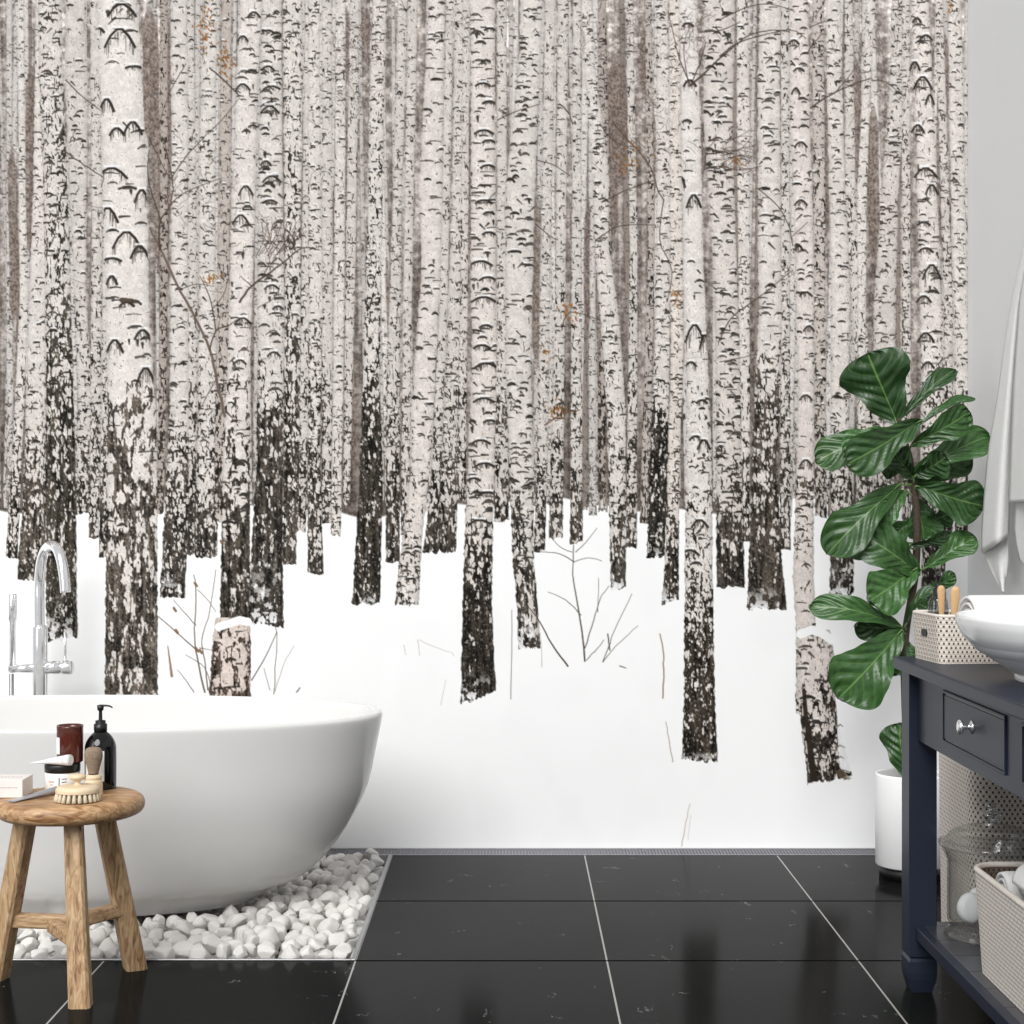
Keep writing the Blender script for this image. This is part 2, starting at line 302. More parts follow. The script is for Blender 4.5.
    br([(240,302),(252,286),(268,274),(284,262),(302,248),(320,250)],2.6,.9); br([(262,278),(270,262),(266,246)],1.2,.5); br([(252,286),(240,276)],1.2,.5); br([(258,308),(274,298),(280,285)],.9,.5)
    for q in range(9): br([(256+q*3,252+rng.random()*8),(260+q*4+rng.random()*6,234+rng.random()*8),(262+q*5,222)],.9,.4)
    br([(613,122),(626,138),(640,152),(652,170),(658,190),(664,200)],2.2,1.2,(96,78,66)); br([(600,124),(613,140),(634,150)],1,.6); br([(602,202),(622,192),(655,180)],1.6,.8); br([(596,240),(620,226),(655,225)],1.3,.7)
    br([(664,200),(660,240),(672,270),(668,300)],1.2,.6)
    br([(690,86),(704,74),(716,62),(730,50),(748,36),(772,30),(790,32)],2.4,.9); br([(692,82),(700,64),(706,42)],1.6,.7); br([(700,32),(722,30),(740,22)],1.6,.7); br([(690,84),(680,60),(674,36),(668,10)],1.3,.5); br([(688,80),(684,50),(690,26)],1,.5)
    br([(720,56),(736,44),(760,36),(790,30),(806,38)],1.6,.7); br([(720,20),(745,8),(770,4),(795,12)],1.3,.7); br([(704,170),(720,166),(740,170),(762,166)],1.2,.7); br([(704,170),(708,150),(716,140)],1,.6)
    br([(811,108),(822,100),(836,92),(850,86),(872,78)],2.0,1.0); br([(836,92),(848,78),(858,64)],1.2,.5); br([(811,27),(824,22),(838,20)],1.1,.5); br([(808,52),(820,36),(826,34)],1.2,.6); br([(872,80),(886,82),(898,92)],1.1,.6)
    br([(720,340),(730,320),(744,308),(766,292),(790,272)],1.4,.8); br([(720,362),(740,358),(756,354)],1.1,.6); br([(757,188),(776,204),(788,224),(793,246)],1.2,.8); br([(793,236),(808,222)],1,.6)
    for q in range(10): br([(720+rng.random()*6,140+q*4),(738,136+q*4+rng.normal()*3),(752,134+q*4+rng.normal()*5)],.8,.4)
    br([(498,120),(515,112),(540,104)],1.4,.7); br([(536,224),(550,236),(558,240)],1.2,.7); br([(537,160),(556,166),(570,176)],1.1,.6); br([(560,104),(568,112),(573,124)],1.5,1)
    br([(545,425),(556,418),(566,413),(580,410)],1.8,.9,(110,76,52)); br([(562,330),(570,312),(600,320)],1.3,.7)
    for (cx, cy, n, sx, sy, rr) in ((570,312,26,8,10,0),(558,408,22,8,6,0),(629,158,26,14,12,0),(677,296,16,5,10,0),(205,25,50,6,22,0),(226,60,40,8,14,0),(214,278,20,8,6,0),(546,350,10,4,8,0),(738,158,12,5,5,0),(950,6,8,3,5,0)):
        for q in range(n):
            x = cx+rng.normal()*sx*.6; y = cy+rng.normal()*sy*.6
            stroke([(x, y), (x+rng.normal()*1.2, y+1.5)], 1.5, (128+rng.random()*30, 88+rng.random()*16, 52), .75)
    for (cx, cy, sx, sy, n) in ((690,30,28,32,70),(640,120,45,60,120),(735,155,22,22,60),(275,240,26,20,70),(200,190,50,60,70),(352,60,36,50,80),(870,60,50,50,70),(620,30,50,30,60)):
        for q in range(n):
            x = cx+rng.normal()*sx*.5; y = cy+rng.normal()*sy*.5; a = rng.random()*6.28; l = 4+12*rng.random()
            br([(x, y), (x+np.cos(a)*l*.5, y+np.sin(a)*l*.5+1), (x+np.cos(a+.3)*l, y+np.sin(a+.3)*l)], .8, .4, (88, 76, 68), .6)
    # dead weeds standing in the snow
    br([(585,661),(582,630),(577,600),(573,575),(574,545)],1.9,.8); br([(574,562),(560,554),(542,552)],1.1,.5); br([(574,562),(588,558),(602,561)],.8,.4); br([(576,552),(588,540),(597,528)],.9,.4); br([(572,552),(562,548),(553,540)],.8,.4)
    br([(585,648),(594,620),(600,600),(609,586)],1.2,.5); br([(581,615),(566,600),(548,592)],1,.4); br([(598,612),(599,578)],.6,.4); br([(587,660),(598,648),(604,640)],.9,.5)
    br([(568,666),(552,644),(540,622),(526,604)],1.9,.8); br([(603,662),(609,646),(614,632),(632,594)],1,.5); br([(603,662),(616,646),(638,626)],.8,.4); br([(610,650),(608,634)],1.4,1.2)
    br([(511,699),(512,640),(512,610)],.9,.6,(120,108,98)); br([(663,698),(664,670),(663,648),(660,634)],1.6,1.1,(150,112,88)); br([(673,762),(669,738),(666,722)],.9,.6,(150,126,110)); br([(682,846),(686,822),(690,804)],1.1,.6,(176,150,130),.8); br([(688,840),(691,815)],.6,.4,(196,180,166),.8)
    br([(542,667),(541,640),(536,615)],.6,.4,(170,158,146)); br([(620,666),(626,668)],1.2,.8)
    br([(205,692),(198,660),(195,640),(196,590),(194,575)],1.9,.7,(96,78,66)); br([(199,652),(176,632),(158,616)],1.3,.7); br([(208,690),(205,660),(202,640),(210,610),(216,570)],1.3,.5); br([(196,625),(184,612),(174,600)],.9,.4); br([(212,690),(205,668),(186,655)],.9,.4); br([(194,692),(186,680),(178,670)],.9,.4); br([(200,648),(212,650)],.8,.4); br([(172,676),(168,646)],3,1,(140,112,92)); br([(198,590),(208,600),(216,612)],.6,.4)
    for (x, y) in ((196,648),(200,650),(174,608),(176,630),(195,583),(221,541)): stroke([(x,y),(x+2,y+3)],2.6,(120,92,70),.9)
    br([(252,680),(266,656),(277,632)],1.3,.7); br([(274,694),(277,640),(275,625)],.8,.5); br([(275,692),(284,664),(294,646)],.7,.4,(140,128,118)); br([(270,690),(264,668)],.6,.4); br([(297,692),(300,688)],1.4,1)
    br([(420,640),(430,645),(450,652),(454,656)],.6,.4,(190,176,166)); br([(404,645),(406,655)],.7,.4,(180,168,158)); br([(418,640),(420,656)],.7,.4,(180,168,158)); br([(441,705),(446,680)],.6,.4,(190,178,168))
    return np.clip(img, 0, 255), gx, gy
import bpy, bmesh, math, random
from mathutils import Vector, Matrix
random.seed(5)
SC = bpy.context.scene
COL = SC.collection
PI = math.pi
EYE = 1.071            # eye height, metres
F = 1637.0             # focal length in units of the 1024 frame

def at(px, py, Y):     # a point of the photograph at depth Y
    return Vector(((px-512)*Y/F, Y, EYE-(py-512)*Y/F))

# ------------------------------------------------------------------ objects
def tag(o, label=None, cat=None, group=None, kind=None):
    if label: o['label'] = label
    if cat: o['category'] = cat
    if group: o['group'] = group
    if kind: o['kind'] = kind
    return o

def thing(name, label, cat, loc, group=None):
    o = bpy.data.objects.new(name, None); COL.objects.link(o)
    o.empty_display_size = .05; o.location = loc
    return tag(o, label, cat, group)

def root_loc(o):
    while o.parent: o = o.parent
    return Vector(o.location)

class MB:
    def __init__(s): s.v = []; s.f = []; s.uv = []; s.sm = []
    def add(s, v, f, uv=None, smooth=True):
        b = len(s.v); s.v += [Vector(p) for p in v]
        for q in f: s.f.append(tuple(b+i for i in q)); s.sm.append(smooth)
        s.uv += list(uv) if uv else [(0, 0)]*len(v)
        return s
    def box(s, x0, x1, y0, y1, z0, z1, bev=0, M=None, seg=2):
        bm = bmesh.new(); bmesh.ops.create_cube(bm, size=1)
        for v in bm.verts: v.co = Vector(((x0+x1)/2+v.co.x*(x1-x0), (y0+y1)/2+v.co.y*(y1-y0), (z0+z1)/2+v.co.z*(z1-z0)))
        if bev: bmesh.ops.bevel(bm, geom=bm.edges[:], offset=bev, segments=seg, affect='EDGES', profile=.5)
        if M is not None: bm.transform(M)
        bm.verts.index_update()
        s.add([v.co.copy() for v in bm.verts], [[v.index for v in f.verts] for f in bm.faces], None, False); bm.free(); return s
    def lathe(s, prof, c=(0, 0, 0), n=48, sx=1, sy=1, p=2.0, M=None, cap0=False, cap1=False, smooth=True):
        V = []; FC = []; U = []
        for i, (r, z) in enumerate(prof):
            for k in range(n):
                a = 2*PI*k/n; ca, sa = math.cos(a), math.sin(a)
                x = abs(ca)**(2/p)*math.copysign(1, ca)*r*sx; y = abs(sa)**(2/p)*math.copysign(1, sa)*r*sy
                q = Vector((x, y, z))
                if M is not None: q = M @ q
                V.append(q+Vector(c)); U.append((k/n, i/max(1, len(prof)-1)))
        m = len(prof)
        for i in range(m-1):
            for k in range(n):
                FC.append((i*n+k, i*n+(k+1) % n, (i+1)*n+(k+1) % n, (i+1)*n+k))
        if cap0: FC.append(tuple(reversed(range(n))))
        if cap1: FC.append(tuple((m-1)*n+k for k in range(n)))
        return s.add(V, FC, U, smooth)
    def tube(s, pts, rad, n=12, cap=True, smooth=True, sub=0, flat=1.0):
        pts = [Vector(p) for p in pts]
        rad = list(rad) if isinstance(rad, (list, tuple)) else [rad]*len(pts)
        if sub:
            P = []; R = []
            for i in range(len(pts)-1):
                p0 = pts[max(i-1, 0)]; p1 = pts[i]; p2 = pts[i+1]; p3 = pts[min(i+2, len(pts)-1)]
                for k in range(sub):
                    t = k/sub
                    P.append(.5*((2*p1)+(p2-p0)*t+(2*p0-5*p1+4*p2-p3)*t*t+(3*p1-p0-3*p2+p3)*t**3)); R.append(rad[i]+(rad[i+1]-rad[i])*t)
            P.append(pts[-1]); R.append(rad[-1]); pts, rad = P, R
        V = []; FC = []; m = len(pts)
        up = None
        for i in range(m):
            d = (pts[min(i+1, m-1)]-pts[max(i-1, 0)]).normalized()
            if up is None:
                up = Vector((0, 0, 1)) if abs(d.z) < .9 else Vector((0, 1, 0))
            sd = d.cross(up).normalized(); up = sd.cross(d).normalized()
            for k in range(n):
                a = 2*PI*k/n; V.append(pts[i]+sd*math.cos(a)*rad[i]+up*math.sin(a)*rad[i]*flat)
        for i in range(m-1):
            for k in range(n): FC.append((i*n+k, i*n+(k+1) % n, (i+1)*n+(k+1) % n, (i+1)*n+k))
        if cap: FC.append(tuple(reversed(range(n)))); FC.append(tuple((m-1)*n+k for k in range(n)))
        return s.add(V, FC, None, smooth)
    def grid(s, nu, nv, fn, uvfn=None):
        V = []; U = []; FC = []
        for i in range(nu+1):
            for j in range(nv+1):
                V.append(fn(i/nu, j/nv)); U.append(uvfn(i/nu, j/nv) if uvfn else (i/nu, j/nv))
        for i in range(nu):
            for j in range(nv):
                a = i*(nv+1)+j; FC.append((a, a+1, a+nv+2, a+nv+1))
        return s.add(V, FC, U)
    def build(s, name, mat, parent=None, loc=None, smooth=None):
        me = bpy.data.meshes.new(name)
        off = root_loc(parent) if parent else Vector(loc if loc else (0, 0, 0))
        me.from_pydata([v-off for v in s.v], [], s.f)
        l = me.uv_layers.new(name='UVMap')
        for p in me.polygons:
            p.use_smooth = s.sm[p.index] if smooth is None else smooth
            for li in p.loop_indices: l.data[li].uv = s.uv[me.loops[li].vertex_index]
        bm = bmesh.new(); bm.from_mesh(me); bmesh.ops.recalc_face_normals(bm, faces=bm.faces[:]); bm.to_mesh(me); bm.free()
        me.materials.append(mat); me.update()
        o = bpy.data.objects.new(name, me); COL.objects.link(o)
        if parent: o.parent = parent
        else: o.location = off
        return o

def sharp(o, ang=35):
    m = o.modifiers.new('es', 'EDGE_SPLIT'); m.split_angle = math.radians(ang); return o

# ------------------------------------------------------------------ materials
def srgb(r, g, b):
    return tuple(((c/255)/12.92 if c/255 <= .04045 else ((c/255+.055)/1.055)**2.4) for c in (r, g, b))+(1,)

class NT:
    def __init__(s, name):
        s.m = bpy.data.materials.new(name); s.m.use_nodes = True; s.t = s.m.node_tree; s.t.nodes.clear()
        s.out = s.n('ShaderNodeOutputMaterial'); s.b = s.n('ShaderNodeBsdfPrincipled'); s.t.links.new(s.b.outputs[0], s.out.inputs[0])
    def n(s, typ, **k):
        q = s.t.nodes.new(typ)
        for a, v in k.items(): setattr(q, a, v)
        return q
    def link(s, a, b): s.t.links.new(a, b)
    def coord(s, which='Object', scale=(1, 1, 1), rot=(0, 0, 0), loc=(0, 0, 0)):
        c = s.n('ShaderNodeTexCoord'); m = s.n('ShaderNodeMapping'); m.inputs['Scale'].default_value = scale
        m.inputs['Rotation'].default_value = rot; m.inputs['Location'].default_value = loc
        s.link(c.outputs[which], m.inputs[0]); return m.outputs[0]
    def noise(s, vec, scale, detail=4, rough=.55, dist=0):
        q = s.n('ShaderNodeTexNoise'); q.inputs['Scale'].default_value = scale; q.inputs['Detail'].default_value = detail
        q.inputs['Roughness'].default_value = rough; q.inputs['Distortion'].default_value = dist
        s.link(vec, q.inputs['Vector']); return q.outputs[0]
    def ramp(s, val, stops):
        r = s.n('ShaderNodeValToRGB'); e = r.color_ramp.elements
        while len(e) < len(stops): e.new(.5)
        for q, (p, c) in zip(e, stops): q.position = p; q.color = c
        s.link(val, r.inputs[0]); return r.outputs[0]
    def math(s, op, a, b=None, c=None):
        q = s.n('ShaderNodeMath'); q.operation = op
        for i, x in enumerate((a, b, c)):
            if x is None: continue
            if isinstance(x, (int, float)): q.inputs[i].default_value = x
            else: s.link(x, q.inputs[i])
        return q.outputs[0]
    def mix(s, f, a, b):
        q = s.n('ShaderNodeMix'); q.data_type = 'RGBA'
        for i, x in ((0, f), (6, a), (7, b)):
            if isinstance(x, (int, float, tuple)): q.inputs[i].default_value = x
            else: s.link(x, q.inputs[i])
        return q.outputs[2]
    def bump(s, h, strength=.3, dist=.01):
        q = s.n('ShaderNodeBump'); q.inputs['Strength'].default_value = strength; q.inputs['Distance'].default_value = dist
        s.link(h, q.inputs['Height']); s.link(q.outputs[0], s.b.inputs['Normal'])
    def col(s, c):
        if isinstance(c, tuple): s.b.inputs['Base Color'].default_value = c
        else: s.link(c, s.b.inputs['Base Color'])
    def set(s, **k):
        for a, v in k.items(): s.b.inputs[a.replace('_', ' ')].default_value = v
        return s

def plain(name, c, rough=.5, metal=0, spec=.5, var=.04, vs=18, bump=0, bs=60, coat=0, sheen=0, subs=0):
    t = NT(name); co = t.coord()
    d = tuple(max(0, x*(1-var)) for x in c[:3])+(1,); l = tuple(min(1, x*(1+var)) for x in c[:3])+(1,)
    t.col(t.ramp(t.noise(co, vs), [(.3, d), (.7, l)]))
    t.set(Roughness=rough, Metallic=metal); t.b.inputs['Specular IOR Level'].default_value = spec
    if coat: t.b.inputs['Coat Weight'].default_value = coat
    if sheen: t.b.inputs['Sheen Weight'].default_value = sheen
    if bump: t.bump(t.noise(co, bs, 3), bump, .004)
    return t.m

M = {}
M['wall'] = plain('white_plaster', srgb(233, 234, 235), .8, var=.01, vs=3, bump=.05, bs=220)
M['porcelain'] = plain('tub_acrylic', srgb(222, 221, 219), .16, spec=.45, var=.008, vs=4)
M['ceramic'] = plain('white_ceramic', srgb(244, 244, 244), .15, spec=.35, var=.006)
M['pot'] = plain('white_matt_pot', srgb(250, 250, 250), .45, var=.01)
M['black'] = plain('black_plastic_and_shade', srgb(22, 22, 23), .35, var=.1)
M['blackbase'] = plain('black_pot_base_and_shade', srgb(14, 14, 15), .5)
M['chrome'] = plain('chrome', (.93, .93, .94, 1), .16, metal=.85, var=.01)
M['steel'] = plain('brushed_steel', srgb(170, 170, 172), .35, metal=.8, var=.05, vs=60)
M['paint'] = plain('charcoal_blue_paint', srgb(38, 44, 58), .4, spec=.22, var=.05, vs=8, bump=.04, bs=160)
M['towel'] = plain('white_terry', srgb(236, 235, 233), .95, var=.03, vs=120, bump=.5, bs=420, sheen=.3)
M['soap'] = plain('white_soap', srgb(246, 246, 245), .7, var=.01)
M['soil'] = plain('dark_soil', srgb(40, 33, 27), .95, var=.3, vs=80, bump=.8, bs=120)
M['stem'] = plain('brown_bark', srgb(66, 55, 44), .85, var=.3, vs=90, bump=.6, bs=150)
M['petiole'] = plain('green_petiole', srgb(96, 128, 70), .5, var=.1)
M['paper'] = plain('white_paper', srgb(240, 237, 234), .6, var=.01)
M['boxpaper'] = plain('pale_card', srgb(236, 229, 224), .6, var=.01)
M['tubewhite'] = plain('white_tube_plastic', srgb(240, 240, 240), .3, var=.01)
M['tubesilver'] = plain('silver_tube', srgb(186, 187, 192), .32, metal=.6, var=.04)
M['ink'] = plain('dark_ink', srgb(70, 68, 68), .6)
M['rust'] = plain('rust_ink', srgb(205, 140, 110), .6)
M['beech'] = plain('pale_beech', srgb(226, 204, 172), .5, var=.05, vs=30)
M['bristle'] = plain('cream_bristle', srgb(222, 208, 182), .8, var=.12, vs=200, bump=.6, bs=500)
M['badger'] = plain('brown_hair_bristle', srgb(150, 132, 112), .85, var=.22, vs=220, bump=.7, bs=600)
M['bamboo'] = plain('bamboo', srgb(206, 168, 122), .5, var=.08, vs=40)
M['grout'] = plain('dark_tray_bed', srgb(58, 55, 50), .9)

def wood(name, a, b, dark, sc, rough=.5):
    t = NT(name); co = t.coord('Object', sc)
    w = t.noise(co, 6, 5, .6, 1.2); k = t.noise(t.coord('Object', tuple(x*.35 for x in sc)), 9, 3, .5)
    base = t.ramp(w, [(.30, dark), (.45, a), (.62, b), (.78, a)])
    t.col(t.mix(t.math('MULTIPLY', t.ramp(k, [(.55, (0, 0, 0, 1)), (.75, (1, 1, 1, 1))]), .55), base, dark))
    t.set(Roughness=rough); t.bump(w, .25, .004); return t.m
M['seatwood'] = wood('stool_seat_wood', srgb(170, 128, 88), srgb(206, 172, 132), srgb(112, 76, 48), (2.2, 13, 13), .45)
M['legwood'] = wood('stool_leg_wood', srgb(172, 138, 100), srgb(204, 176, 140), srgb(112, 82, 56), (16, 16, 2.0), .6)
M['shelfwood'] = plain('shelf_boards', srgb(52, 54, 60), .3, spec=.5, var=.1, vs=14)

def marble_floor():
    t = NT('black_marble_tile'); c = t.n('ShaderNodeTexCoord'); sp = t.n('ShaderNodeSeparateXYZ'); t.link(c.outputs['Object'], sp.inputs[0])
    def dist(o, off):
        f = t.math('FRACT', t.math('ADD', t.math('DIVIDE', t.math('SUBTRACT', o, off), .6), 50.5))
        return t.math('MULTIPLY', t.math('ABSOLUTE', t.math('SUBTRACT', f, .5)), .6)
    dx = dist(sp.outputs[0], .2265); dy = dist(sp.outputs[1], 5.107)
    jx = t.math('LESS_THAN', dx, .0021); jy = t.math('LESS_THAN', dy, .0050)
    cl = t.noise(t.coord('Object', (1, 1, 1)), 3.0, 5, .6)
    base = t.ramp(cl, [(.25, srgb(20, 21, 21)), (.75, srgb(28, 29, 28))])
    v1 = t.noise(t.coord('Object', (3.2, 1.0, 1), (0, 0, .9)), 7, 5, .62, .4)
    line = t.math('LESS_THAN', t.math('ABSOLUTE', t.math('SUBTRACT', v1, .5)), .0045)
    gate = t.math('GREATER_THAN', t.noise(t.coord('Object'), 9, 3, .6), .64)
    v2 = t.noise(t.coord('Object', (1.0, 4.5, 1), (0, 0, -.5)), 16, 4, .6)
    l2 = t.math('GREATER_THAN', v2, .755)
    g2 = t.math('GREATER_THAN', t.noise(t.coord('Object', loc=(7, 3, 0)), 2.6, 2, .5), .52)
    vein = t.math('MAXIMUM', t.math('MULTIPLY', line, gate), t.math('MULTIPLY', l2, g2))
    c1 = t.mix(t.math('MULTIPLY', vein, .42), base, srgb(190, 192, 190))
    c2 = t.mix(jx, c1, srgb(168, 166, 162)); c3 = t.mix(jy, c2, srgb(12, 12, 12))
    t.col(c3); t.set(Roughness=.15); t.b.inputs['Specular IOR Level'].default_value = .012
    t.link(t.math('MULTIPLY', t.math('SUBTRACT', 1, jy), .012), t.b.inputs['Specular IOR Level']); t.link(t.math('ADD', .15, t.math('MULTIPLY', jy, .7)), t.b.inputs['Roughness'])
    return t.m
M['floor'] = marble_floor()

def weave(name, cw, rh, a, b, gap, hole, hw=.36, hh=.5, depth=.4, line=.16):
    t = NT(name); c = t.n('ShaderNodeTexCoord'); sp = t.n('ShaderNodeSeparateXYZ'); t.link(c.outputs['UV'], sp.inputs[0])
    v = t.math('ADD', t.math('DIVIDE', sp.outputs[1], rh), 20.0); row = t.math('FLOOR', v); fv = t.math('FRACT', v)
    u = t.math('ADD', t.math('ADD', t.math('DIVIDE', sp.outputs[0], cw), 20.0), t.math('MULTIPLY', t.math('MODULO', row, 2.0), .5)); fu = t.math('FRACT', u)
    dv = t.math('ABSOLUTE', t.math('SUBTRACT', fv, .5)); du = t.math('ABSOLUTE', t.math('SUBTRACT', fu, .5))
    ho = t.math('MULTIPLY', t.math('LESS_THAN', du, hw/2), t.math('LESS_THAN', dv, hh/2))
    ln = t.math('GREATER_THAN', dv, .5-line/2)
    base = t.mix(t.noise(t.coord('UV', (60, 110, 1)), 1.5, 2), a, b)
    col = t.mix(t.math('MULTIPLY', ln, .75), base, gap); t.col(t.mix(ho, col, hole)); t.set(Roughness=.7)
    h = t.math('MULTIPLY', t.math('SUBTRACT', 1, t.math('MULTIPLY', dv, dv)), t.math('SUBTRACT', 1, ho)); t.bump(h, depth, .004); return t.m
M['rattan'] = weave('white_washed_rattan', .0100, .0092, srgb(238, 231, 221), srgb(222, 212, 199), srgb(176, 158, 142), srgb(66, 52, 42), .38, .52)
M['rope'] = weave('white_washed_rope', .020, .0088, srgb(240, 235, 228), srgb(226, 217, 208), srgb(142, 122, 108), srgb(168, 148, 132), .10, .6, line=.22)
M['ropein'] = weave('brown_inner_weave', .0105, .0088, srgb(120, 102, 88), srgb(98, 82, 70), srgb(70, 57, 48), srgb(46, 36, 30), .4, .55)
M['hamper'] = weave('hamper_rattan', .0125, .0100, srgb(253, 247, 238), srgb(242, 232, 219), srgb(206, 186, 168), srgb(78, 62, 52), .38, .52)
M['rattanedge'] = plain('rattan_rim', srgb(224, 216, 206), .7, var=.08, vs=90, bump=.4, bs=300)

def glass(name, tint, k=.12, rough=.02, ior=1.45):
    t = NT(name); t.t.nodes.remove(t.b); tr = t.n('ShaderNodeBsdfTransparent'); gl = t.n('ShaderNodeBsdfGlossy'); mx = t.n('ShaderNodeMixShader')
    lw = t.n('ShaderNodeLayerWeight'); lw.inputs['Blend'].default_value = .5
    ad = t.math('ADD', t.math('MULTIPLY', t.math('POWER', lw.outputs['Facing'], 3.0), .42), k)
    tc = t.mix(t.math('POWER', lw.outputs['Facing'], 2.2), tint, tuple(x*.84 for x in tint[:3])+(1,)); t.link(tc, tr.inputs[0])
    tr.inputs[0].default_value = tint; gl.inputs['Roughness'].default_value = rough
    t.link(ad, mx.inputs[0]); t.link(tr.outputs[0], mx.inputs[1]); t.link(gl.outputs[0], mx.inputs[2]); t.link(mx.outputs[0], t.out.inputs[0]); return t.m
M['glass'] = glass('clear_glass', (.975, .98, .98, 1), .07)
M['glass2'] = glass('clear_bottle_glass', (.62, .63, .64, 1), .10)
def dglass(name, c, rough=.08, trans=.25):
    t = NT(name); co = t.coord(); t.col(t.ramp(t.noise(co, 12), [(.3, c), (.7, tuple(min(1, x*1.2) for x in c[:3])+(1,))])); t.set(Roughness=rough, IOR=1.48)
    t.b.inputs['Transmission Weight'].default_value = trans; t.b.inputs['Coat Weight'].default_value = .1; return t.m
M['amber'] = dglass('dark_red_brown_glass', srgb(96, 46, 36), .08, .35)
M['bottle'] = dglass('near_black_glass', srgb(10, 10, 11), .07, 0)

def leafmat():
    t = NT('fig_leaf'); c = t.n('ShaderNodeTexCoord'); sp = t.n('ShaderNodeSeparateXYZ'); t.link(c.outputs['UV'], sp.inputs[0])
    u, v = sp.outputs[0], sp.outputs[1]; av = t.math('ABSOLUTE', v)
    mid = t.math('LESS_THAN', av, .03)
    ph = t.math('MULTIPLY', t.math('SUBTRACT', u, t.math('ADD', t.math('MULTIPLY', av, .24), t.math('MULTIPLY', t.math('MULTIPLY', av, av), .12))), 6.0)
    fr = t.math('ABSOLUTE', t.math('SUBTRACT', t.math('FRACT', t.math('ADD', ph, 9.5)), .5))
    vein = t.ramp(fr, [(0, (1, 1, 1, 1)), (.10, (0, 0, 0, 1))])
    vein_mask = t.math('MULTIPLY', t.math('MAXIMUM', mid, t.math('MULTIPLY', vein, .32)), .7)  # midrib and side veins, paler by their own colour
    n = t.noise(t.coord('UV', (4, 2, 1)), 3, 3)
    oi = t.n('ShaderNodeObjectInfo')
    base = t.ramp(n, [(.3, srgb(50, 86, 42)), (.7, srgb(74, 114, 60))])
    base = t.mix(t.math('MULTIPLY', oi.outputs['Random'], .75), base, srgb(28, 50, 28))
    colr = t.mix(vein_mask, base, srgb(112, 146, 82))
    t.col(colr); t.set(Roughness=.26); t.b.inputs['Specular IOR Level'].default_value = .45
    t.bump(t.noise(t.coord('UV', (40, 14, 1)), 3, 2), .12, .004)
    return t.m
M['leaf'] = leafmat()

def marblechip():
    t = NT('white_marble_chip'); oi = t.n('ShaderNodeObjectInfo'); co = t.coord()
    n = t.noise(co, 40, 5, .6); base = t.ramp(n, [(.3, srgb(206, 202, 196)), (.55, srgb(236, 234, 230)), (.8, srgb(246, 245, 243))])
    t.col(t.mix(t.math('MULTIPLY', oi.outputs['Random'], .18), base, srgb(196, 190, 182))); t.set(Roughness=.6); t.bump(n, .5, .004); return t.m
M['chip'] = marblechip()

# ------------------------------------------------------------------ the room
XL, XR, YB = -3.2, 1.4525, 5.217
TX, TY0, TY1 = -.3735, 3.907, 5.107
def struct(name, mb, m): return tag(mb.build(name, m), kind='structure')
fl = MB()
fl.box(XL, XR, .2, TY0, -.06, 0); fl.box(TX, XR, TY0, TY1, -.06, 0); fl.box(XL, -2.4, TY0, TY1, -.06, 0)
struct('floor', fl, M['floor'])
tb = MB(); tb.box(-2.4, TX, TY0, TY1, -.07, -.06)
struct('trim_4', tb, M['grout'])
struct('wall_back', MB().box(XL, XR+.12, YB, YB+.12, -.06, 3.1), M['wall'])
struct('wall_right', MB().box(XR, XR+.12, .2, YB, -.06, 3.1), M['wall'])
tr = MB(); tr.box(TX-.011, TX, TY0, TY1, -.06, .0035, .001)
struct('trim_1', tr, M['steel'])
struct('trim_2', MB().box(-2.4, TX-.011, TY0, TY0+.009, -.06, .0035, .001), M['steel'])
struct('trim_3', MB().box(-2.4, TX-.011, TY1-.009, TY1, -.06, .0035, .001), M['steel'])

dr = thing('drain_channel', 'narrow grey ribbed metal drain strip in floor along the foot of forest wall', 'drain', ((XL+XR)/2, 5.16, 0))
fb = MB(); fb.box(XL, XR, 5.107, 5.210, -.06, -.005); fb.box(XL, XR, 5.107, 5.114, -.06, .001); fb.box(XL, XR, 5.203, 5.2125, -.06, .001); fb.build('frame', M['steel'], dr)
gr = MB(); x = XL
M['rib'] = plain('drain_rib', srgb(118, 118, 124), .5, metal=.2)
while x < XR-.02:
    gr.box(x, x+.0075, 5.1145, 5.2025, -.0048, -.0012); x += .0102
gr.build('grate', M['rib'], dr)

# ------------------------------------------------------------------ the printed forest
img, pgx, pgy = make_print()
def lines(a, b, c0, fine, coarse):
    q = []; x = a
    while x < b-1e-6: q.append(x); x += coarse if x < c0 else fine
    q.append(b); return np.array(q, np.float32)
lx = lines(MX0, MX1, -6, 1/MS, 2.6); ly = lines(MY0, MY1, -6, 1/MS, 2.6)
ix = np.clip(np.rint((lx-MX0)*MS).astype(int), 0, img.shape[1]-1); iy = np.clip(np.rint((ly-MY0)*MS).astype(int), 0, img.shape[0]-1)
smp = img[iy][:, ix]/255.0
lin = np.where(smp <= .04045, smp/12.92, ((smp+.055)/1.055)**2.4)*.93
YM = 5.2145; nx, ny = len(lx), len(ly)
VX = np.tile((lx-512)*YM/F, ny); VZ = np.repeat(EYE-(ly-512)*YM/F, nx)
VX = np.minimum(VX, XR-.0005)
co = np.stack([VX, np.full(nx*ny, YM), VZ], -1).astype(np.float32)
jj, ii = np.meshgrid(np.arange(ny-1), np.arange(nx-1), indexing='ij')
b0 = (jj*nx+ii).ravel(); quads = np.stack([b0, b0+nx, b0+nx+1, b0+1], -1).astype(np.int32)
me = bpy.data.meshes.new('forest_mural'); nq = len(quads)
me.vertices.add(nx*ny); me.vertices.foreach_set('co', (co-np.array([0, YM, 0], np.float32)).ravel())
me.loops.add(nq*4); me.loops.foreach_set('vertex_index', quads.ravel())
me.polygons.add(nq); me.polygons.foreach_set('loop_start', np.arange(0, nq*4, 4, dtype=np.int32))
me.update(calc_edges=True)
ca = me.color_attributes.new('print', 'FLOAT_COLOR', 'POINT')
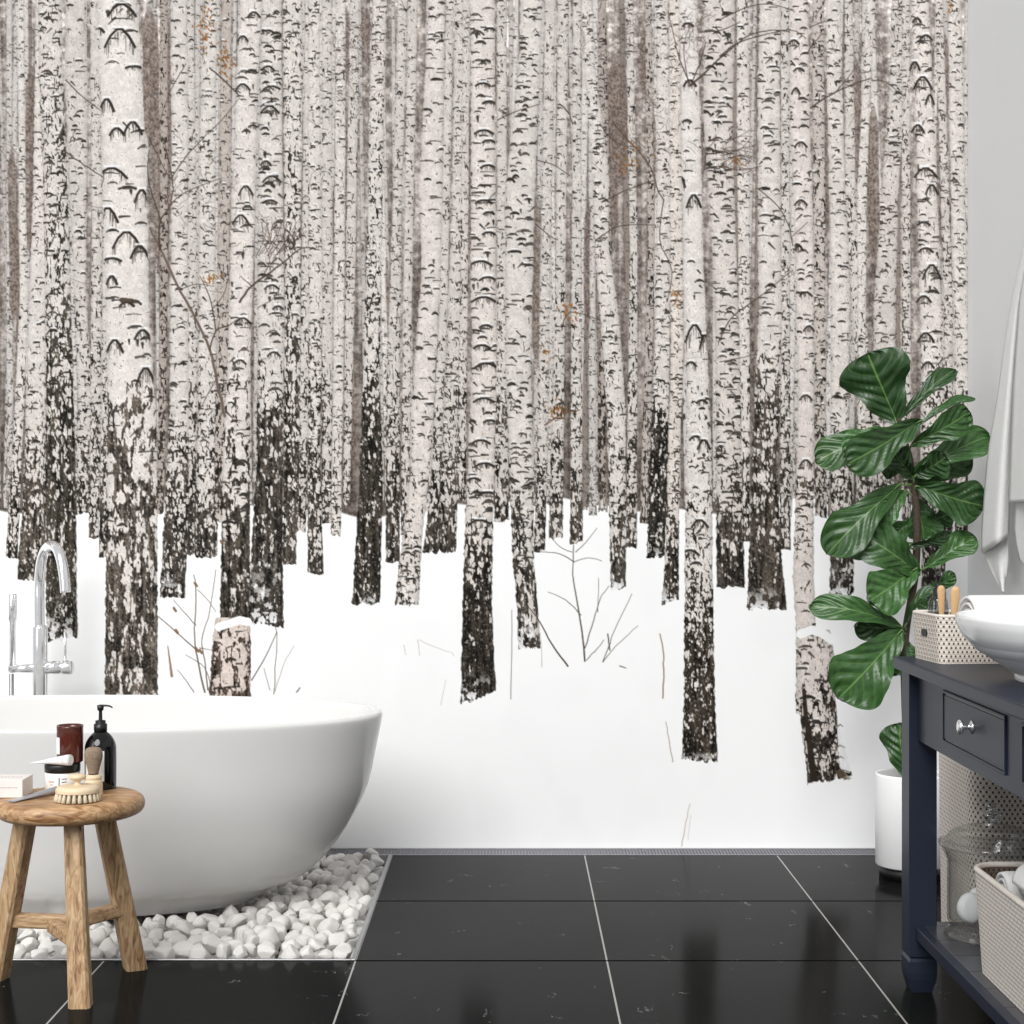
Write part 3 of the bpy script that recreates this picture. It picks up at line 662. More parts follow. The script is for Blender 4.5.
rgba = np.ones((nx*ny, 4), np.float32); rgba[:, :3] = lin.reshape(-1, 3); ca.data.foreach_set('color', rgba.ravel())
t = NT('wallpaper_print'); at_ = t.n('ShaderNodeVertexColor'); at_.layer_name = 'print'; t.col(at_.outputs[0]); t.set(Roughness=.85); t.b.inputs['Specular IOR Level'].default_value = .1
me.materials.append(t.m)
mu = bpy.data.objects.new('forest_mural', me); COL.objects.link(mu); mu.location = (0, YM, 0)
tag(mu, 'wall sized wallpaper print of a snowy birch forest covering the back wall', 'wall mural')

# ------------------------------------------------------------------ bathtub
TC = (-1.207, 4.5)
po = [(.30, .012), (.56, .012), (.60, .02), (.665, .05), (.753, .082), (.835, .148), (.902, .234), (.954, .325), (.982, .432), (.996, .49), (1.0, .512), (.998, .520), (.990, .5245), (.978, .523), (.970, .515), (.962, .49), (.945, .42), (.91, .33), (.855, .25), (.77, .185), (.65, .14), (.45, .122), (.2, .118), (.02, .117)]
def smoothprof(p, k=4):
    out = []
    for i in range(len(p)-1):
        a = [Vector(p[max(i-1, 0)]), Vector(p[i]), Vector(p[i+1]), Vector(p[min(i+2, len(p)-1)])]
        for j in range(k):
            u = j/k; q = .5*((2*a[1])+(a[2]-a[0])*u+(2*a[0]-5*a[1]+4*a[2]-a[3])*u*u+(3*a[1]-a[0]-3*a[2]+a[3])*u**3); out.append((q.x, q.y))
    out.append(tuple(p[-1])); return out
tub = MB(); tub.lathe(smoothprof(po, 3), (TC[0], TC[1], 0), 128, .85, .40, 2.12, cap0=True, cap1=True)
tubo = tub.build('bathtub', M['porcelain'], loc=(TC[0], TC[1], .012))
tag(tubo, 'white oval freestanding bathtub standing on white pebbles before the forest wall', 'bathtub')

# ------------------------------------------------------------------ pebbles
def chip_mesh(seed):
    r = random.Random(seed); bm = bmesh.new(); bmesh.ops.create_icosphere(bm, subdivisions=3, radius=1)
    sx, sy, sz = r.uniform(.85, 1.25), r.uniform(.75, 1.0), r.uniform(.6, .85)
    pl = [(Vector((r.gauss(0, 1), r.gauss(0, 1), r.gauss(0, 1))).normalized(), r.uniform(.56, .88)) for _ in range(12)]
    for v in bm.verts:
        for n, d in pl:
            e = v.co.dot(n)-d
            if e > 0: v.co -= n*e*.97
        v.co = Vector((v.co.x*sx, v.co.y*sy, v.co.z*sz))
    me = bpy.data.meshes.new('pebble'); bm.to_mesh(me); bm.free()
    for p in me.polygons: p.use_smooth = True
    me.set_sharp_from_angle(angle=math.radians(32)); me.materials.append(M['chip']); return me
chips = [chip_mesh(100+i) for i in range(14)]
rp = random.Random(3); pts = []
def in_tub(x, y, m):
    k = .61; return abs((x-TC[0])/(.85*k+m))**2.1+abs((y-TC[1])/(.40*k+m))**2.1 < 1
tries = 0
while tries < 60000:
    tries += 1
    x = rp.uniform(-2.36, TX-.032); y = rp.uniform(TY0+.03, TY1-.03)
    if x < -1.75 and rp.random() < .5: continue
    if (x+1.450)**2+(y-5.03)**2 < .075**2: continue
    rad = rp.choice((.019, .021, .023, .0255, .028))
    if in_tub(x, y, rad*.95): continue
    if all((x-q[0])**2+(y-q[1])**2 > (.97*(rad+q[2]))**2 for q in pts): pts.append((x, y, rad))
def vis(p):
    x, y, r_ = p; px = 512+F*x/y
    if px < -12: return False
    if y > 4.5 and x < TC[0]+.85*.80: return False
    return True
sel = sorted([p for p in pts if vis(p)], key=lambda p: p[1])
rest = [p for p in pts if not vis(p)]
if len(sel) > 300: rest += sel[300:]; sel = sel[:300]
print('pebbles', len(sel), len(rest))
for i, (x, y, rad) in enumerate(sel):
    o = bpy.data.objects.new('pebble', chips[i % 14]); COL.objects.link(o)
    o.location = (x, y, .004+rp.uniform(-.006, .008)); o.rotation_euler = (rp.uniform(-.5, .5), rp.uniform(-.5, .5), rp.uniform(0, 6.28)); s = rad*1.16; o.scale = (s, s, s*rp.uniform(.95, 1.15))
    tag(o, 'rough white marble pebble in the sunken bed under the bathtub', 'pebble', 'white pebbles in the bed under the bathtub')
# the pebbles under and between them
low = MB(); y = TY0+.02; basem = [([v.co.copy() for v in c.vertices], [list(p.vertices) for p in c.polygons]) for c in chips[:3]]
small = []
for s_ in (21, 22, 23):
    r_ = random.Random(s_); bm = bmesh.new(); bmesh.ops.create_icosphere(bm, subdivisions=2, radius=1)
    for v in bm.verts: v.co *= r_.uniform(.86, 1.06)
    bm.verts.index_update(); small.append(([v.co.copy() for v in bm.verts], [[v.index for v in f.verts] for f in bm.faces])); bm.free()
def drop(x, y, z, r_, k):
    Mx = Matrix.Translation((x, y, z)) @ Matrix.Rotation(rp.uniform(0, 6.28), 4, 'Z') @ Matrix.Diagonal((r_*1.1, r_*.95, r_*.75, 1))
    low.add([Mx @ v for v in small[k][0]], small[k][1])
while y < TY1-.02:
    x = -2.37
    while x < TX-.03:
        xx, yy = x+rp.uniform(-.006, .006), y+rp.uniform(-.006, .006)
        if (xx+1.450)**2+(yy-5.03)**2 > .078**2: drop(xx, yy, -.041+rp.uniform(-.003, .003), rp.uniform(.018, .022), rp.randrange(3))
        x += .040
    y += .038
for (x, y, r_) in rest:
    if (x+1.450)**2+(y-5.03)**2 < .12**2: continue
    if any((x-q[0])**2+(y-q[1])**2 < (r_+q[2])**2*1.1 for q in sel): continue
    drop(x, y, .002+rp.uniform(-.006, .006), r_*1.05, rp.randrange(3))
tag(low.build('pebble_fill', M['chip'], loc=(-1.4, 4.5, -.06)), 'lower layer of white marble pebbles filling the bed below the bathtub', 'pebbles', kind='stuff')

# ------------------------------------------------------------------ tub filler
FY = 5.03; fx, fz = at(40, 660, FY).x, 0
fa = thing('tub_filler', 'chrome floor standing gooseneck tap with hand shower behind bathtub', 'faucet', (fx, FY, -.06))
def Q(px, py, dy=0): return at(px, py, FY+dy)
MB().lathe([(.05, -.06), (.05, .006), (.048, .012), (.0, .012)], (fx, FY, 0), 32, cap0=True).build('base_plate', M['chrome'], fa)
zb = Q(40, 692).z
MB().lathe([(.0225, .01), (.0225, zb+.02), (.0228, zb+.021), (.0228, Q(0, 628).z), (.021, Q(0, 626).z), (.0165, Q(0, 625.5).z)], (fx, FY, 0), 32, cap1=True).build('column', M['chrome'], fa)
c_ = MB(); c_.tube([Q(39.5, 627), Q(39.3, 600), Q(39.6, 578), Q(42, 559, -.015), Q(46.5, 548.5, -.04), Q(52, 545.5, -.07), Q(57.5, 549.5, -.1), Q(61.5, 561, -.125), Q(64.3, 577, -.135), Q(65.7, 592.5, -.14)], [.0158]*10, 20, sub=6)
c_.build('spout', M['chrome'], fa)
h_ = MB(); h_.lathe([(0, 0), (.020, 0), (.020, .05), (.0172, .0505), (.0172, .052), (.0205, .0525), (.0215, .06), (.0215, .082), (.0195, .085), (0, .085)], Q(44.5, 667.5), 28, M=Matrix.Rotation(PI/2, 3, 'Y')); h_.build('mixer_handle', M['chrome'], fa)
MB().tube([Q(65, 661), Q(65, 632)], .0042, 10).build('lever', M['chrome'], fa)
MB().tube([Q(36, 668.5), Q(9.5, 668.5)], .0128, 20).build('holder_arm', M['chrome'], fa)
hs = MB(); hs.lathe([(0, Q(0, 672).z), (.0095, Q(0, 672).z), (.0095, Q(0, 621).z), (.0125, Q(0, 620).z), (.0125, Q(0, 595).z), (.010, Q(0, 594).z), (0, Q(0, 594).z)], (Q(12.5, 0).x, FY, 0), 20); hs.build('hand_shower', M['chrome'], fa)
ho = MB(); a0 = Q(11.5, 674); pr = []
zz = a0.z
while zz > .03: pr += [(.0068, zz), (.0082, zz-.003), (.0068, zz-.006)]; zz -= .006
ho.lathe(pr, (a0.x, FY, 0), 12); ho.build('hose', M['steel'], fa)

# ------------------------------------------------------------------ stool
SX, SY, SZ = -.996, 3.69, .432
st = thing('wooden_stool', 'round rustic three legged wooden stool beside the bathtub', 'stool', (SX, SY, 0))
pr = [(0, SZ-.043)]+[(.1425+.020*math.sin(a), SZ-.0215-.0215*math.cos(a)) for a in [PI*k/14 for k in range(15)]]+[(.12, SZ+.0005), (0, SZ+.0005)]
sm = MB(); sm.lathe(pr, (SX, SY, 0), 72)
for i, v in enumerate(sm.v):
    d = Vector((v.x-SX, v.y-SY, 0)); a = math.atan2(d.y, d.x); k = 1+.012*math.sin(2*a+.7)+.006*math.sin(5*a); v.x = SX+d.x*k; v.y = SY+d.y*k
seat = sm.build('seat', M['seatwood'], st)
def leg(top, foot, w0, w1, tw):
    b = MB(); V = []; n = 5
    d = (foot-top)
    for i in range(n+1):
        t_ = i/n; c = top+d*t_; w = w0+(w1-w0)*t_; ch = w*.14
        for (a, b_) in ((-1, -1), (1, -1), (1, 1), (-1, 1)):
            for (sx, sy) in (((0, ch), (ch, 0)) if a*b_ > 0 else ((ch, 0), (0, ch))):
                q = Vector((a*(w/2-sx), b_*(w/2-sy), 0)); q.rotate(Matrix.Rotation(tw, 3, 'Z')); V.append(c+q)
    FC = [[i*8+k, i*8+(k+1) % 8, (i+1)*8+(k+1) % 8, (i+1)*8+k] for i in range(n) for k in range(8)]+[list(range(7, -1, -1)), [n*8+k for k in range(8)]]
    b.add(V, FC, None, False); return b
for top, foot, w0, w1, tw in ((Vector((-.9685, 3.615, SZ-.035)), Vector((-.935, 3.549, 0)), .038, .047, .06), (Vector((-.940, 3.755, SZ-.035)), Vector((-.884, 3.842, 0)), .044, .05, .45), (Vector((-1.096, 3.70, SZ-.035)), Vector((-1.182, 3.757, 0)), .042, .045, -.35)):
    leg(top, foot, w0, w1, tw).build('leg', M['legwood'], st)
def bar(a, b, w, h):
    a, b = Vector(a), Vector(b); d = (b-a); L = d.length; m = MB()
    R_ = Matrix.Translation((a+b)/2) @ d.to_track_quat('X', 'Z').to_matrix().to_4x4()
    return m.box(-L/2, L/2, -w/2, w/2, -h/2, h/2, .005, R_)
M['rungwood'] = wood('stool_rung_wood', srgb(166, 132, 96), srgb(196, 166, 130), srgb(104, 76, 52), (2.5, 16, 16), .6)
bar((-1.155, 3.738, .140), (-1.00, 3.725, .138), .028, .032).build('stretcher', M['rungwood'], st)
bar((-1.012, 3.723, .136), (-.905, 3.80, .150), .028, .032).build('stretcher', M['rungwood'], st)
bar((-1.045, 3.715, .135), (-.945, 3.582, .125), .026, .030).build('stretcher', M['rungwood'], st)

ZS = SZ+.0008
# candle on jar, bottle, brushes, tubes, box
jx, jy = at(62.5, 0, 3.765).x, 3.765
jar = thing('cream_jar', 'white cosmetic jar with black lid on stool, dark candle glass on top', 'jar', (jx, jy, ZS))
jt = EYE-(763-512)*3.765/F
MB().lathe([(0, ZS), (.037, ZS), (.039, ZS+.003), (.039, jt-.020), (.036, jt-.018)], (jx, jy, 0), 40, cap1=True).build('body', M['paper'], jar)
MB().lathe([(.036, jt-.019), (.0400, jt-.018), (.0405, jt-.003), (.039, jt), (0, jt)], (jx, jy, 0), 40).build('lid', M['black'], jar)
def on_cyl(mb, cx, cy, r, a0, a1, z0, z1, n=5):
    V = [(cx+r*math.sin(a0+(a1-a0)*i/n), cy-r*math.cos(a0+(a1-a0)*i/n), z) for i in range(n+1) for z in (z0, z1)]
    return mb.add(V, [(2*i, 2*i+2, 2*i+3, 2*i+1) for i in range(n)])
ik = MB(); on_cyl(ik, jx, jy, .0394, .05, .10, ZS+.006, ZS+.034)
for k in range(4): on_cyl(ik, jx, jy, .0394, .22, .22+.1*random.uniform(1, 3.2), ZS+.008+k*.007, ZS+.0098+k*.007)
ik.build('printed_text', M['ink'], jar)
ik = MB(); on_cyl(ik, jx, jy, .0394, -.62, -.22, ZS+.022, ZS+.0245); on_cyl(ik, jx, jy, .0394, -.5, -.3, ZS+.016, ZS+.0175); ik.build('printed_mark', M['rust'], jar)

kx, ky = at(70, 0, 3.775).x, 3.775; kz = jt; kt = EYE-(725-512)*3.775/F
cd = thing('candle_glass', 'dark red brown glass candle with white label standing on the black jar lid', 'candle', (kx, ky, kz))
MB().lathe([(0, kz), (.026, kz), (.0298, kz+.004), (.0302, kt-.004), (.0298, kt), (.0282, kt), (.0278, kt-.012)], (kx, ky, 0), 40).build('glass', M['amber'], cd)
M['wax'] = plain('red_brown_wax', srgb(70, 34, 28), .5)
MB().lathe([(0, kt-.016), (.0280, kt-.016)], (kx, ky, 0), 32).build('wax', M['wax'], cd)
on_cyl(MB(), kx, ky, .0307, -1.75, -.58, kz+.022, kt-.026, 8).build('paper_label', M['paper'], cd)

bx, by = at(100.5, 0, 3.785).x, 3.785
def zy(py, Y=3.785): return EYE-(py-512)*Y/F
pb = thing('pump_bottle', 'black pump soap bottle on stool, right of the candle', 'bottle', (bx, by, ZS))
MB().lathe(smoothprof([(0, ZS), (.033, ZS), (.0355, ZS+.006), (.0360, ZS+.02), (.0360, zy(752)), (.034, zy(743)), (.026, zy(736.5)), (.0165, zy(732.5)), (.0125, zy(731))], 3), (bx, by, 0), 40).build('bottle_body', M['bottle'], pb)
on_cyl(MB(), bx, by, .0364, -.9, .48, zy(779), zy(749), 10).build('paper_label', M['paper'], pb)
MB().lathe([(.0125, zy(732)), (.0152, zy(731.5)), (.0152, zy(724)), (.0118, zy(723.5)), (.0118, zy(720.5)), (.0045, zy(720)), (.0038, zy(710))], (bx, by, 0), 28, cap1=True).build('collar', M['black'], pb)
pm = MB(); pm.lathe([(.0038, zy(711)), (.0070, zy(710)), (.0080, zy(705.2)), (0, zy(704.8))], (bx, by, 0), 24)
pm.tube([(bx-.003, by, zy(705.8)), (bx+.012, by, zy(705.6)), (bx+.022, by, zy(706.2)), (bx+.0275, by, zy(707.8))], [.0042, .0034, .0028, .0022], 12, sub=4, flat=.7); pm.build('pump_head', M['black'], pb)

sx_, sy_ = at(93.5, 0, 3.70).x, 3.70
def zy2(py): return EYE-(py-512)*3.70/F
sb = thing('shaving_brush', 'shaving brush with brown bristles and pale wooden handle before the black bottle', 'brush', (sx_, sy_, ZS))
MB().lathe(smoothprof([(0, ZS), (.0195, ZS), (.0205, ZS+.004), (.0200, zy2(782)), (.0175, zy2(779.5)), (.0185, zy2(777)), (.0155, zy2(775)), (.0115, zy2(774.2))], 3), (sx_, sy_, 0), 32).build('handle', M['beech'], sb)
MB().lathe([(.0112, zy2(774.8)), (.0116, zy2(773.2))], (sx_, sy_, 0), 28).build('ring', M['black'], sb)
MB().lathe(smoothprof([(.0110, zy2(773.6)), (.0145, zy2(767)), (.0195, zy2(759)), (.0205, zy2(754.5)), (.0188, zy2(750.3)), (.0135, zy2(747.9)), (.006, zy2(747)), (0, zy2(746.8))], 3), (sx_, sy_, 0), 32).build('bristles', M['badger'], sb)

ux, uy = at(77.5, 0, 3.615).x, 3.615
db = thing('body_brush', 'round pale wooden brush with knob grip and cream bristles at front of stool', 'brush', (ux, uy, ZS))
zk = ZS+.019
MB().lathe(smoothprof([(0, zk), (.043, zk), (.0475, zk+.003), (.0465, zk+.0095), (.040, zk+.0145), (.02, zk+.0165), (.0085, zk+.018), (.0065, zk+.024), (.0095, zk+.0265), (.0175, zk+.031), (.0185, zk+.036), (.013, zk+.0405), (0, zk+.0418)], 3), (ux, uy, 0), 44, sy=.88).build('handle', M['beech'], db)
bt = MB(); rr = random.Random(8)
for ring, cnt in ((.043, 24), (.030, 16), (.016, 9)):
    for k in range(cnt):
        a = 2*PI*k/cnt+ring*20; p0 = Vector((ux+ring*math.cos(a), uy+ring*.88*math.sin(a), zk+.002)); p1 = p0+Vector((math.cos(a)*.005, math.sin(a)*.0045, 0)); p1.z = ZS+.0012
        bt.tube([p0, (p0+p1)/2, p1], [.0030, .0042, .0050], 9)
bt.build('bristles', M['bristle'], db)

# white tube lying on the jar lid, leaning on the candle
tz = jt+.0125
wt = thing('squeeze_tube', 'white squeeze tube lying on the black jar lid before the candle', 'tube', (at(58, 0, 3.735).x, 3.735, jt))
def squeeze(mb, a, b, r0, r1, n=24, m=10):
    a, b = Vector(a), Vector(b); d = (b-a); ax = d.normalized(); sd = ax.cross(Vector((0, 0, 1))).normalized(); up = sd.cross(ax)
    V = []; FC = []
    for i in range(m+1):
        t_ = i/m; c = a+d*t_; fl_ = max(.06, 1-t_**1.1); w = r0+(r1-r0)*t_
        for k in range(n): an = 2*PI*k/n; V.append(c+sd*math.cos(an)*w+up*math.sin(an)*r0*fl_)
    for i in range(m):
        for k in range(n): FC.append((i*n+k, i*n+(k+1) % n, (i+1)*n+(k+1) % n, (i+1)*n+k))
    FC.append(tuple(reversed(range(n)))); FC.append(tuple(m*n+k for k in range(n))); return mb.add(V, FC)
A_ = Vector((at(66, 0, 3.725).x, 3.725, jt+.0125)); B_ = Vector((at(33, 0, 3.76).x, 3.755, jt+.003))
squeeze(MB(), A_, B_, .0118, .0145).build('tube_body', M['tubewhite'], wt)
dd = (A_-B_).normalized(); cp = MB(); cp.tube([A_+dd*.0005, A_+dd*.012], .0124, 24); cp.tube([A_+dd*.012, A_+dd*.0135], [.0105, .009], 20); sharp(cp.build('cap', M['tubewhite'], wt))
gt = thing('flat_metal_tube', 'flattened silver grey tube lying between the white box and the round brush', 'tube', (at(32, 0, 3.65).x, 3.65, ZS))
A_ = Vector((at(54, 0, 3.68).x, 3.70, ZS+.0098)); B_ = Vector((at(9, 0, 3.59).x, 3.60, ZS+.0022))
squeeze(MB(), A_, B_, .0088, .0135).build('tube_body', M['tubesilver'], gt)
dd = (A_-B_).normalized(); MB().tube([A_, A_+dd*.006, A_+dd*.014], [.0075, .007, .0062], 20).build('cap', M['tubewhite'], gt)
bxm = thing('card_box', 'small pale cardboard box on stool at the left edge of the photo', 'box', (at(10, 0, 3.70).x, 3.70, ZS))
X1 = at(22.5, 0, 3.655).x; zt = EYE-(779.5-512)*3.66/F
MB().box(X1-.082, X1, 3.655, 3.735, ZS, zt, .0012).build('carton', M['boxpaper'], bxm)
tx = MB(); x = X1-.075
while x < X1-.012:
    w = rr.uniform(.003, .008); tx.box(x, x+w, 3.6542, 3.6551, zt-.018, zt-.0165); x += w+.002
x = X1-.07
while x < X1-.012:
    w = rr.uniform(.004, .008); tx.box(x, x+w, 3.69, 3.697, zt-.0001, zt+.0003); x += w+.003
M['faint'] = plain('faint_print', srgb(190, 182, 176), .6)
tx.build('printed_text', M['faint'], bxm)

# ------------------------------------------------------------------ vanity
VX0, VY0, VY1 = .883, 2.30, 3.71
va = thing('vanity_console', 'charcoal blue wooden vanity table with drawer and open lower shelf', 'vanity', (1.16, 3.0, 0))
MB().box(.869, 1.448, VY0-.03, 3.735, .715, .742, .004).build('countertop', M['paint'], va)
def vleg(x0, x1, y0, y1):
    b = MB(); b.box(x0, x1, y0, y1, .080, .715, .0015, seg=1)
    def ring(z, k): return [(x0+k, y0+k, z), (x1-k, y0+k, z), (x1-k, y1-k, z), (x0+k, y1-k, z)]
    lv = [(.0805, .002), (.077, .004), (.074, .002), (.070, 0), (.045, -.0005), (.03, .001), (.014, .005), (0, .009)]
    V = []; 
    for z, k in lv: V += ring(z, k)
    FC = [[i*4+k, i*4+(k+1) % 4, (i+1)*4+(k+1) % 4, (i+1)*4+k] for i in range(len(lv)-1) for k in range(4)]+[[0, 1, 2, 3], [len(lv)*4-4+k for k in (3, 2, 1, 0)]]
    b.add(V, FC, None, False); return b
for (x0, y0) in ((VX0, 3.64), (1.382, 3.64), (VX0, VY0), (1.382, VY0)): vleg(x0, x0+.062, y0, y0+.07).build('leg', M['paint'], va)
MB().box(.902, .922, VY0+.07, 3.64, .564, .715).build('apron', M['paint'], va)
MB().box(.945, 1.382, 3.665, 3.685, .564, .715).build('end_panel', M['paint'], va)
MB().box(.945, 1.382, VY0+.02, VY0+.04, .564, .715).build('end_panel', M['paint'], va)
def drawer(y0, y1):
    z0, z1 = .5965, .694
    d = MB()
    for (a, b_, c, e) in ((y0-.006, y1+.006, z1, z1+.006), (y0-.006, y1+.006, z0-.006, z0), (y0-.006, y0, z0, z1), (y1, y1+.006, z0, z1)):
        d.box(.8975, .903, a, b_, c, e, .0015)
    d.box(.8995, .903, y0+.0035, y1-.0035, z0+.0035, z1-.0035, .0012)
    o = d.build('drawer', M['paint'], va)
    k = MB(); c = ((.8995), (y0+y1)/2, .651)
    k.lathe([(0, 0), (.0135, 0), (.0135, .002), (.009, .004), (.0055, .006), (.0048, .011), (.0055, .015), (.0105, .018), (.0145, .021), (.0150, .024), (.0125, .0275), (.006, .0293), (0, .0297)], c, 28, M=Matrix.Rotation(-PI/2, 3, 'Y'))
    k.build('knob', M['chrome'], o)
    gp = MB()
    gp.box(.9012, .9022, y0, y1, z0, z1)
    gp.build('drawer_gap_shade', M['black'], o)  # black sheet on the apron, paints the shadow line round the drawer front
drawer(2.99, 3.41); drawer(2.46, 2.88)
sh = MB(); sh.box(.896, .916, VY0+.03, 3.68, .122, .151, .002); sh.build('shelf_rail', M['paint'], va)
sf = MB(); y = VY0+.03
while y < 3.68-.01:
    sf.box(.917, 1.43, y, min(y+.1175, 3.68), .126, .1505, .0012, seg=1); y += .119
sf.build('shelf', M['shelfwood'], va)

# ------------------------------------------------------------------ baskets
def rrect(x0, x1, y0, y1, r, n=8):
    P = []; 
    def seg(a, b, k): return [a.lerp(b, i/k) for i in range(k)]
    C = [(x1-r, y0+r, -PI/2), (x1-r, y1-r, 0), (x0+r, y1-r, PI/2), (x0+r, y0+r, PI)]
    for i, (cx, cy, a) in enumerate(C):
        arc = [Vector((cx+r*math.cos(a+PI/2*k/n), cy+r*math.sin(a+PI/2*k/n))) for k in range(n+1)]
        nx_ = C[(i+1) % 4]; nxt = Vector((nx_[0]+r*math.cos(nx_[2]), nx_[1]+r*math.sin(nx_[2])))
        P += arc[:-1]+seg(arc[-1], nxt, 14)
    return P
def basket(mb, x0, x1, y0, y1, z0, z1, r, fl, th=.007, rows=24, hole=None, ripple=.0, side='both'):
    V = []; FC = []; U = []
    base = rrect(x0, x1, y0, y1, r); n = len(base); cx, cy = (x0+x1)/2, (y0+y1)/2
    per = [0]
    for i in range(n): per.append(per[-1]+(base[(i+1) % n]-base[i]).length)
    def ringpts(t_, inset):
        k = fl*t_; z = z0+(z1-z0)*t_; B = rrect(x0-k+inset, x1+k-inset, y0-k+inset, y1+k-inset, max(r+k-inset, .004))
        return B, z
    layers = [(i/rows, -ripple*math.sin(PI*i) if False else 0) for i in range(rows+1)]
    seq = ([(t_, 0) for t_, _ in layers] if side != 'in' else [])+([(t_, th) for t_, _ in reversed(layers)] if side != 'out' else [])
    for (t_, ins) in seq:
        B, z = ringpts(max(t_, .02) if ins else t_, ins)
        for k in range(n+1):
            p = B[k % n]; V.append((p.x, p.y, z)); U.append((per[k], z))
    m = n+1
    for i in range(len(seq)-1):
        for k in range(n):
            if hole and i < 2*rows+1:
                j = i if i < rows else 2*rows-i
                if j in hole[1] and k in hole[0] and i != rows: continue
            FC.append((i*m+k, i*m+k+1, (i+1)*m+k+1, (i+1)*m+k))
    mb.add(V, FC, U)
    if side == 'in': B, z = ringpts(.03, th); return mb.add([(p.x, p.y, z0+.006) for p in B], [tuple(range(n))], [(p.x, p.y) for p in B], False)
    B, z = ringpts(0, .002); mb.add([(p.x, p.y, z0+.001) for p in B], [tuple(range(n))], [(p.x, p.y) for p in B], False)
    if side == 'out': return mb
    B, z = ringpts(.03, th); mb.add([(p.x, p.y, z0+.006) for p in B], [tuple(range(n))], [(p.x, p.y) for p in B], False)
    return mb
def rim(mb, x0, x1, y0, y1, z, r, fl, rad):
    B = rrect(x0-fl, x1+fl, y0-fl, y1+fl, r+fl); P = [(p.x, p.y, z) for p in B]; P.append(P[0])
    return mb.tube(P, rad, 8, cap=False)
ZC = .7425
b1 = thing('storage_basket', 'small white washed rattan basket of toiletries on the vanity corner', 'basket', (.925, 3.532, ZC)); BROT = .105
basket(MB(), .925, 1.30, 3.532, 3.702, ZC, .8455, .018, .006, .006, 16, hole=(range(37+14, 37+14+20), ())).build('body', M['rattan'], b1)
rim(MB(), .925+.003, 1.30-.003, 3.535, 3.699, .8455, .016, .006, .0042).build('rim', M['rattanedge'], b1)
MB().box(.9190, .9225, 3.604, 3.634, .797, .8125).build('handle_opening_shade', M['blackbase'], b1)  # solid black slab, its colour stands in for the shade inside the opening
b1.rotation_euler = (0, 0, BROT)

hb = thing('laundry_hamper', 'tall woven rattan hamper standing on the floor behind the vanity', 'basket', (1.245, 3.94, 0))
basket(MB(), 1.068, 1.415, 3.775, 4.115, .001, .60, .05, .008, .008, 40).build('body', M['hamper'], hb)
rim(MB(), 1.072, 1.411, 3.779, 4.111, .60, .046, .008, .007).build('rim', M['rattanedge'], hb)

b2 = thing('towel_basket', 'open white washed rope basket of rolled towels at front of the lower shelf', 'basket', (1.16, 3.0, .151))
basket(MB(), .938, 1.37, 2.72, 3.305, .1515, .357, .045, .014, .009, 24, side='out').build('body', M['rope'], b2)
basket(MB(), .938, 1.37, 2.72, 3.305, .1515, .357, .045, .014, .009, 24, side='in').build('inner_weave', M['ropein'], b2)
rim(MB(), .942, 1.366, 2.724, 3.301, .357, .041, .014, .0065).build('rim', M['rattanedge'], b2)

def roll_obj(name, label, a, b, r, group=None, turns=4.5):
    a, b = Vector(a), Vector(b); d = (b-a); ax = d.normalized(); sd = ax.cross(Vector((0, 0, 1))).normalized(); up = sd.cross(ax)
    mb = MB(); n = 150; th = r/turns*.86
    inner = []; outer = []
    for i in range(n+1):
        an = 2*PI*turns*i/n; rad = r*.06+(r*.94)*i/n
        outer.append((rad, an))
    V = []; FC = []
    sec = [0, .012/d.length, 1-.012/d.length, 1]
    for (t_) in sec:
        e = .8 if t_ in (0, 1) else 1.0
        for (rad, an) in outer:
            V.append(a+d*t_+(sd*math.cos(an)+up*math.sin(an))*(rad-(0 if e == 1 else th*.22)))
        for (rad, an) in reversed(outer):
            V.append(a+d*t_+(sd*math.cos(an)+up*math.sin(an))*max(rad-th*(1 if e == 1 else .7), .001))
    m = 2*(n+1)
    for i in range(3):
        for k in range(m): FC.append((i*m+k, i*m+(k+1) % m, (i+1)*m+(k+1) % m, (i+1)*m+k))
    for i in (0, 3):
        for k in range(n): FC.append((i*m+k, i*m+k+1, i*m+m-2-k, i*m+m-1-k))
    mb.add(V, FC)
    low_ = min(v.z for v in mb.v); c = (a+b)/2
    o = mb.build(name, M['towel'], loc=(c.x, c.y, low_)); return tag(o, label, 'towel', group)
roll_obj('rolled_towel', 'white rolled towel lying in the toiletries basket behind the sink', (1.008, 3.628, .824), (1.27, 3.655, .824), .066)
roll_obj('rolled_towel', 'white rolled towel on top in the rope basket, spiral end facing out', (.995, 2.90, .366), (.995, 3.12, .366), .044)
roll_obj('rolled_towel', 'grey white rolled towel lying crosswise at the back of the rope basket', (.962, 3.215, .312), (1.33, 3.215, .312), .055)
roll_obj('rolled_towel', 'white rolled towel lowest in the rope basket under the spiral one', (1.03, 2.80, .239), (1.03, 3.14, .239), .078)
roll_obj('rolled_towel', 'white rolled towel in the rope basket on the wall side', (1.25, 2.80, .245), (1.25, 3.14, .245), .083)

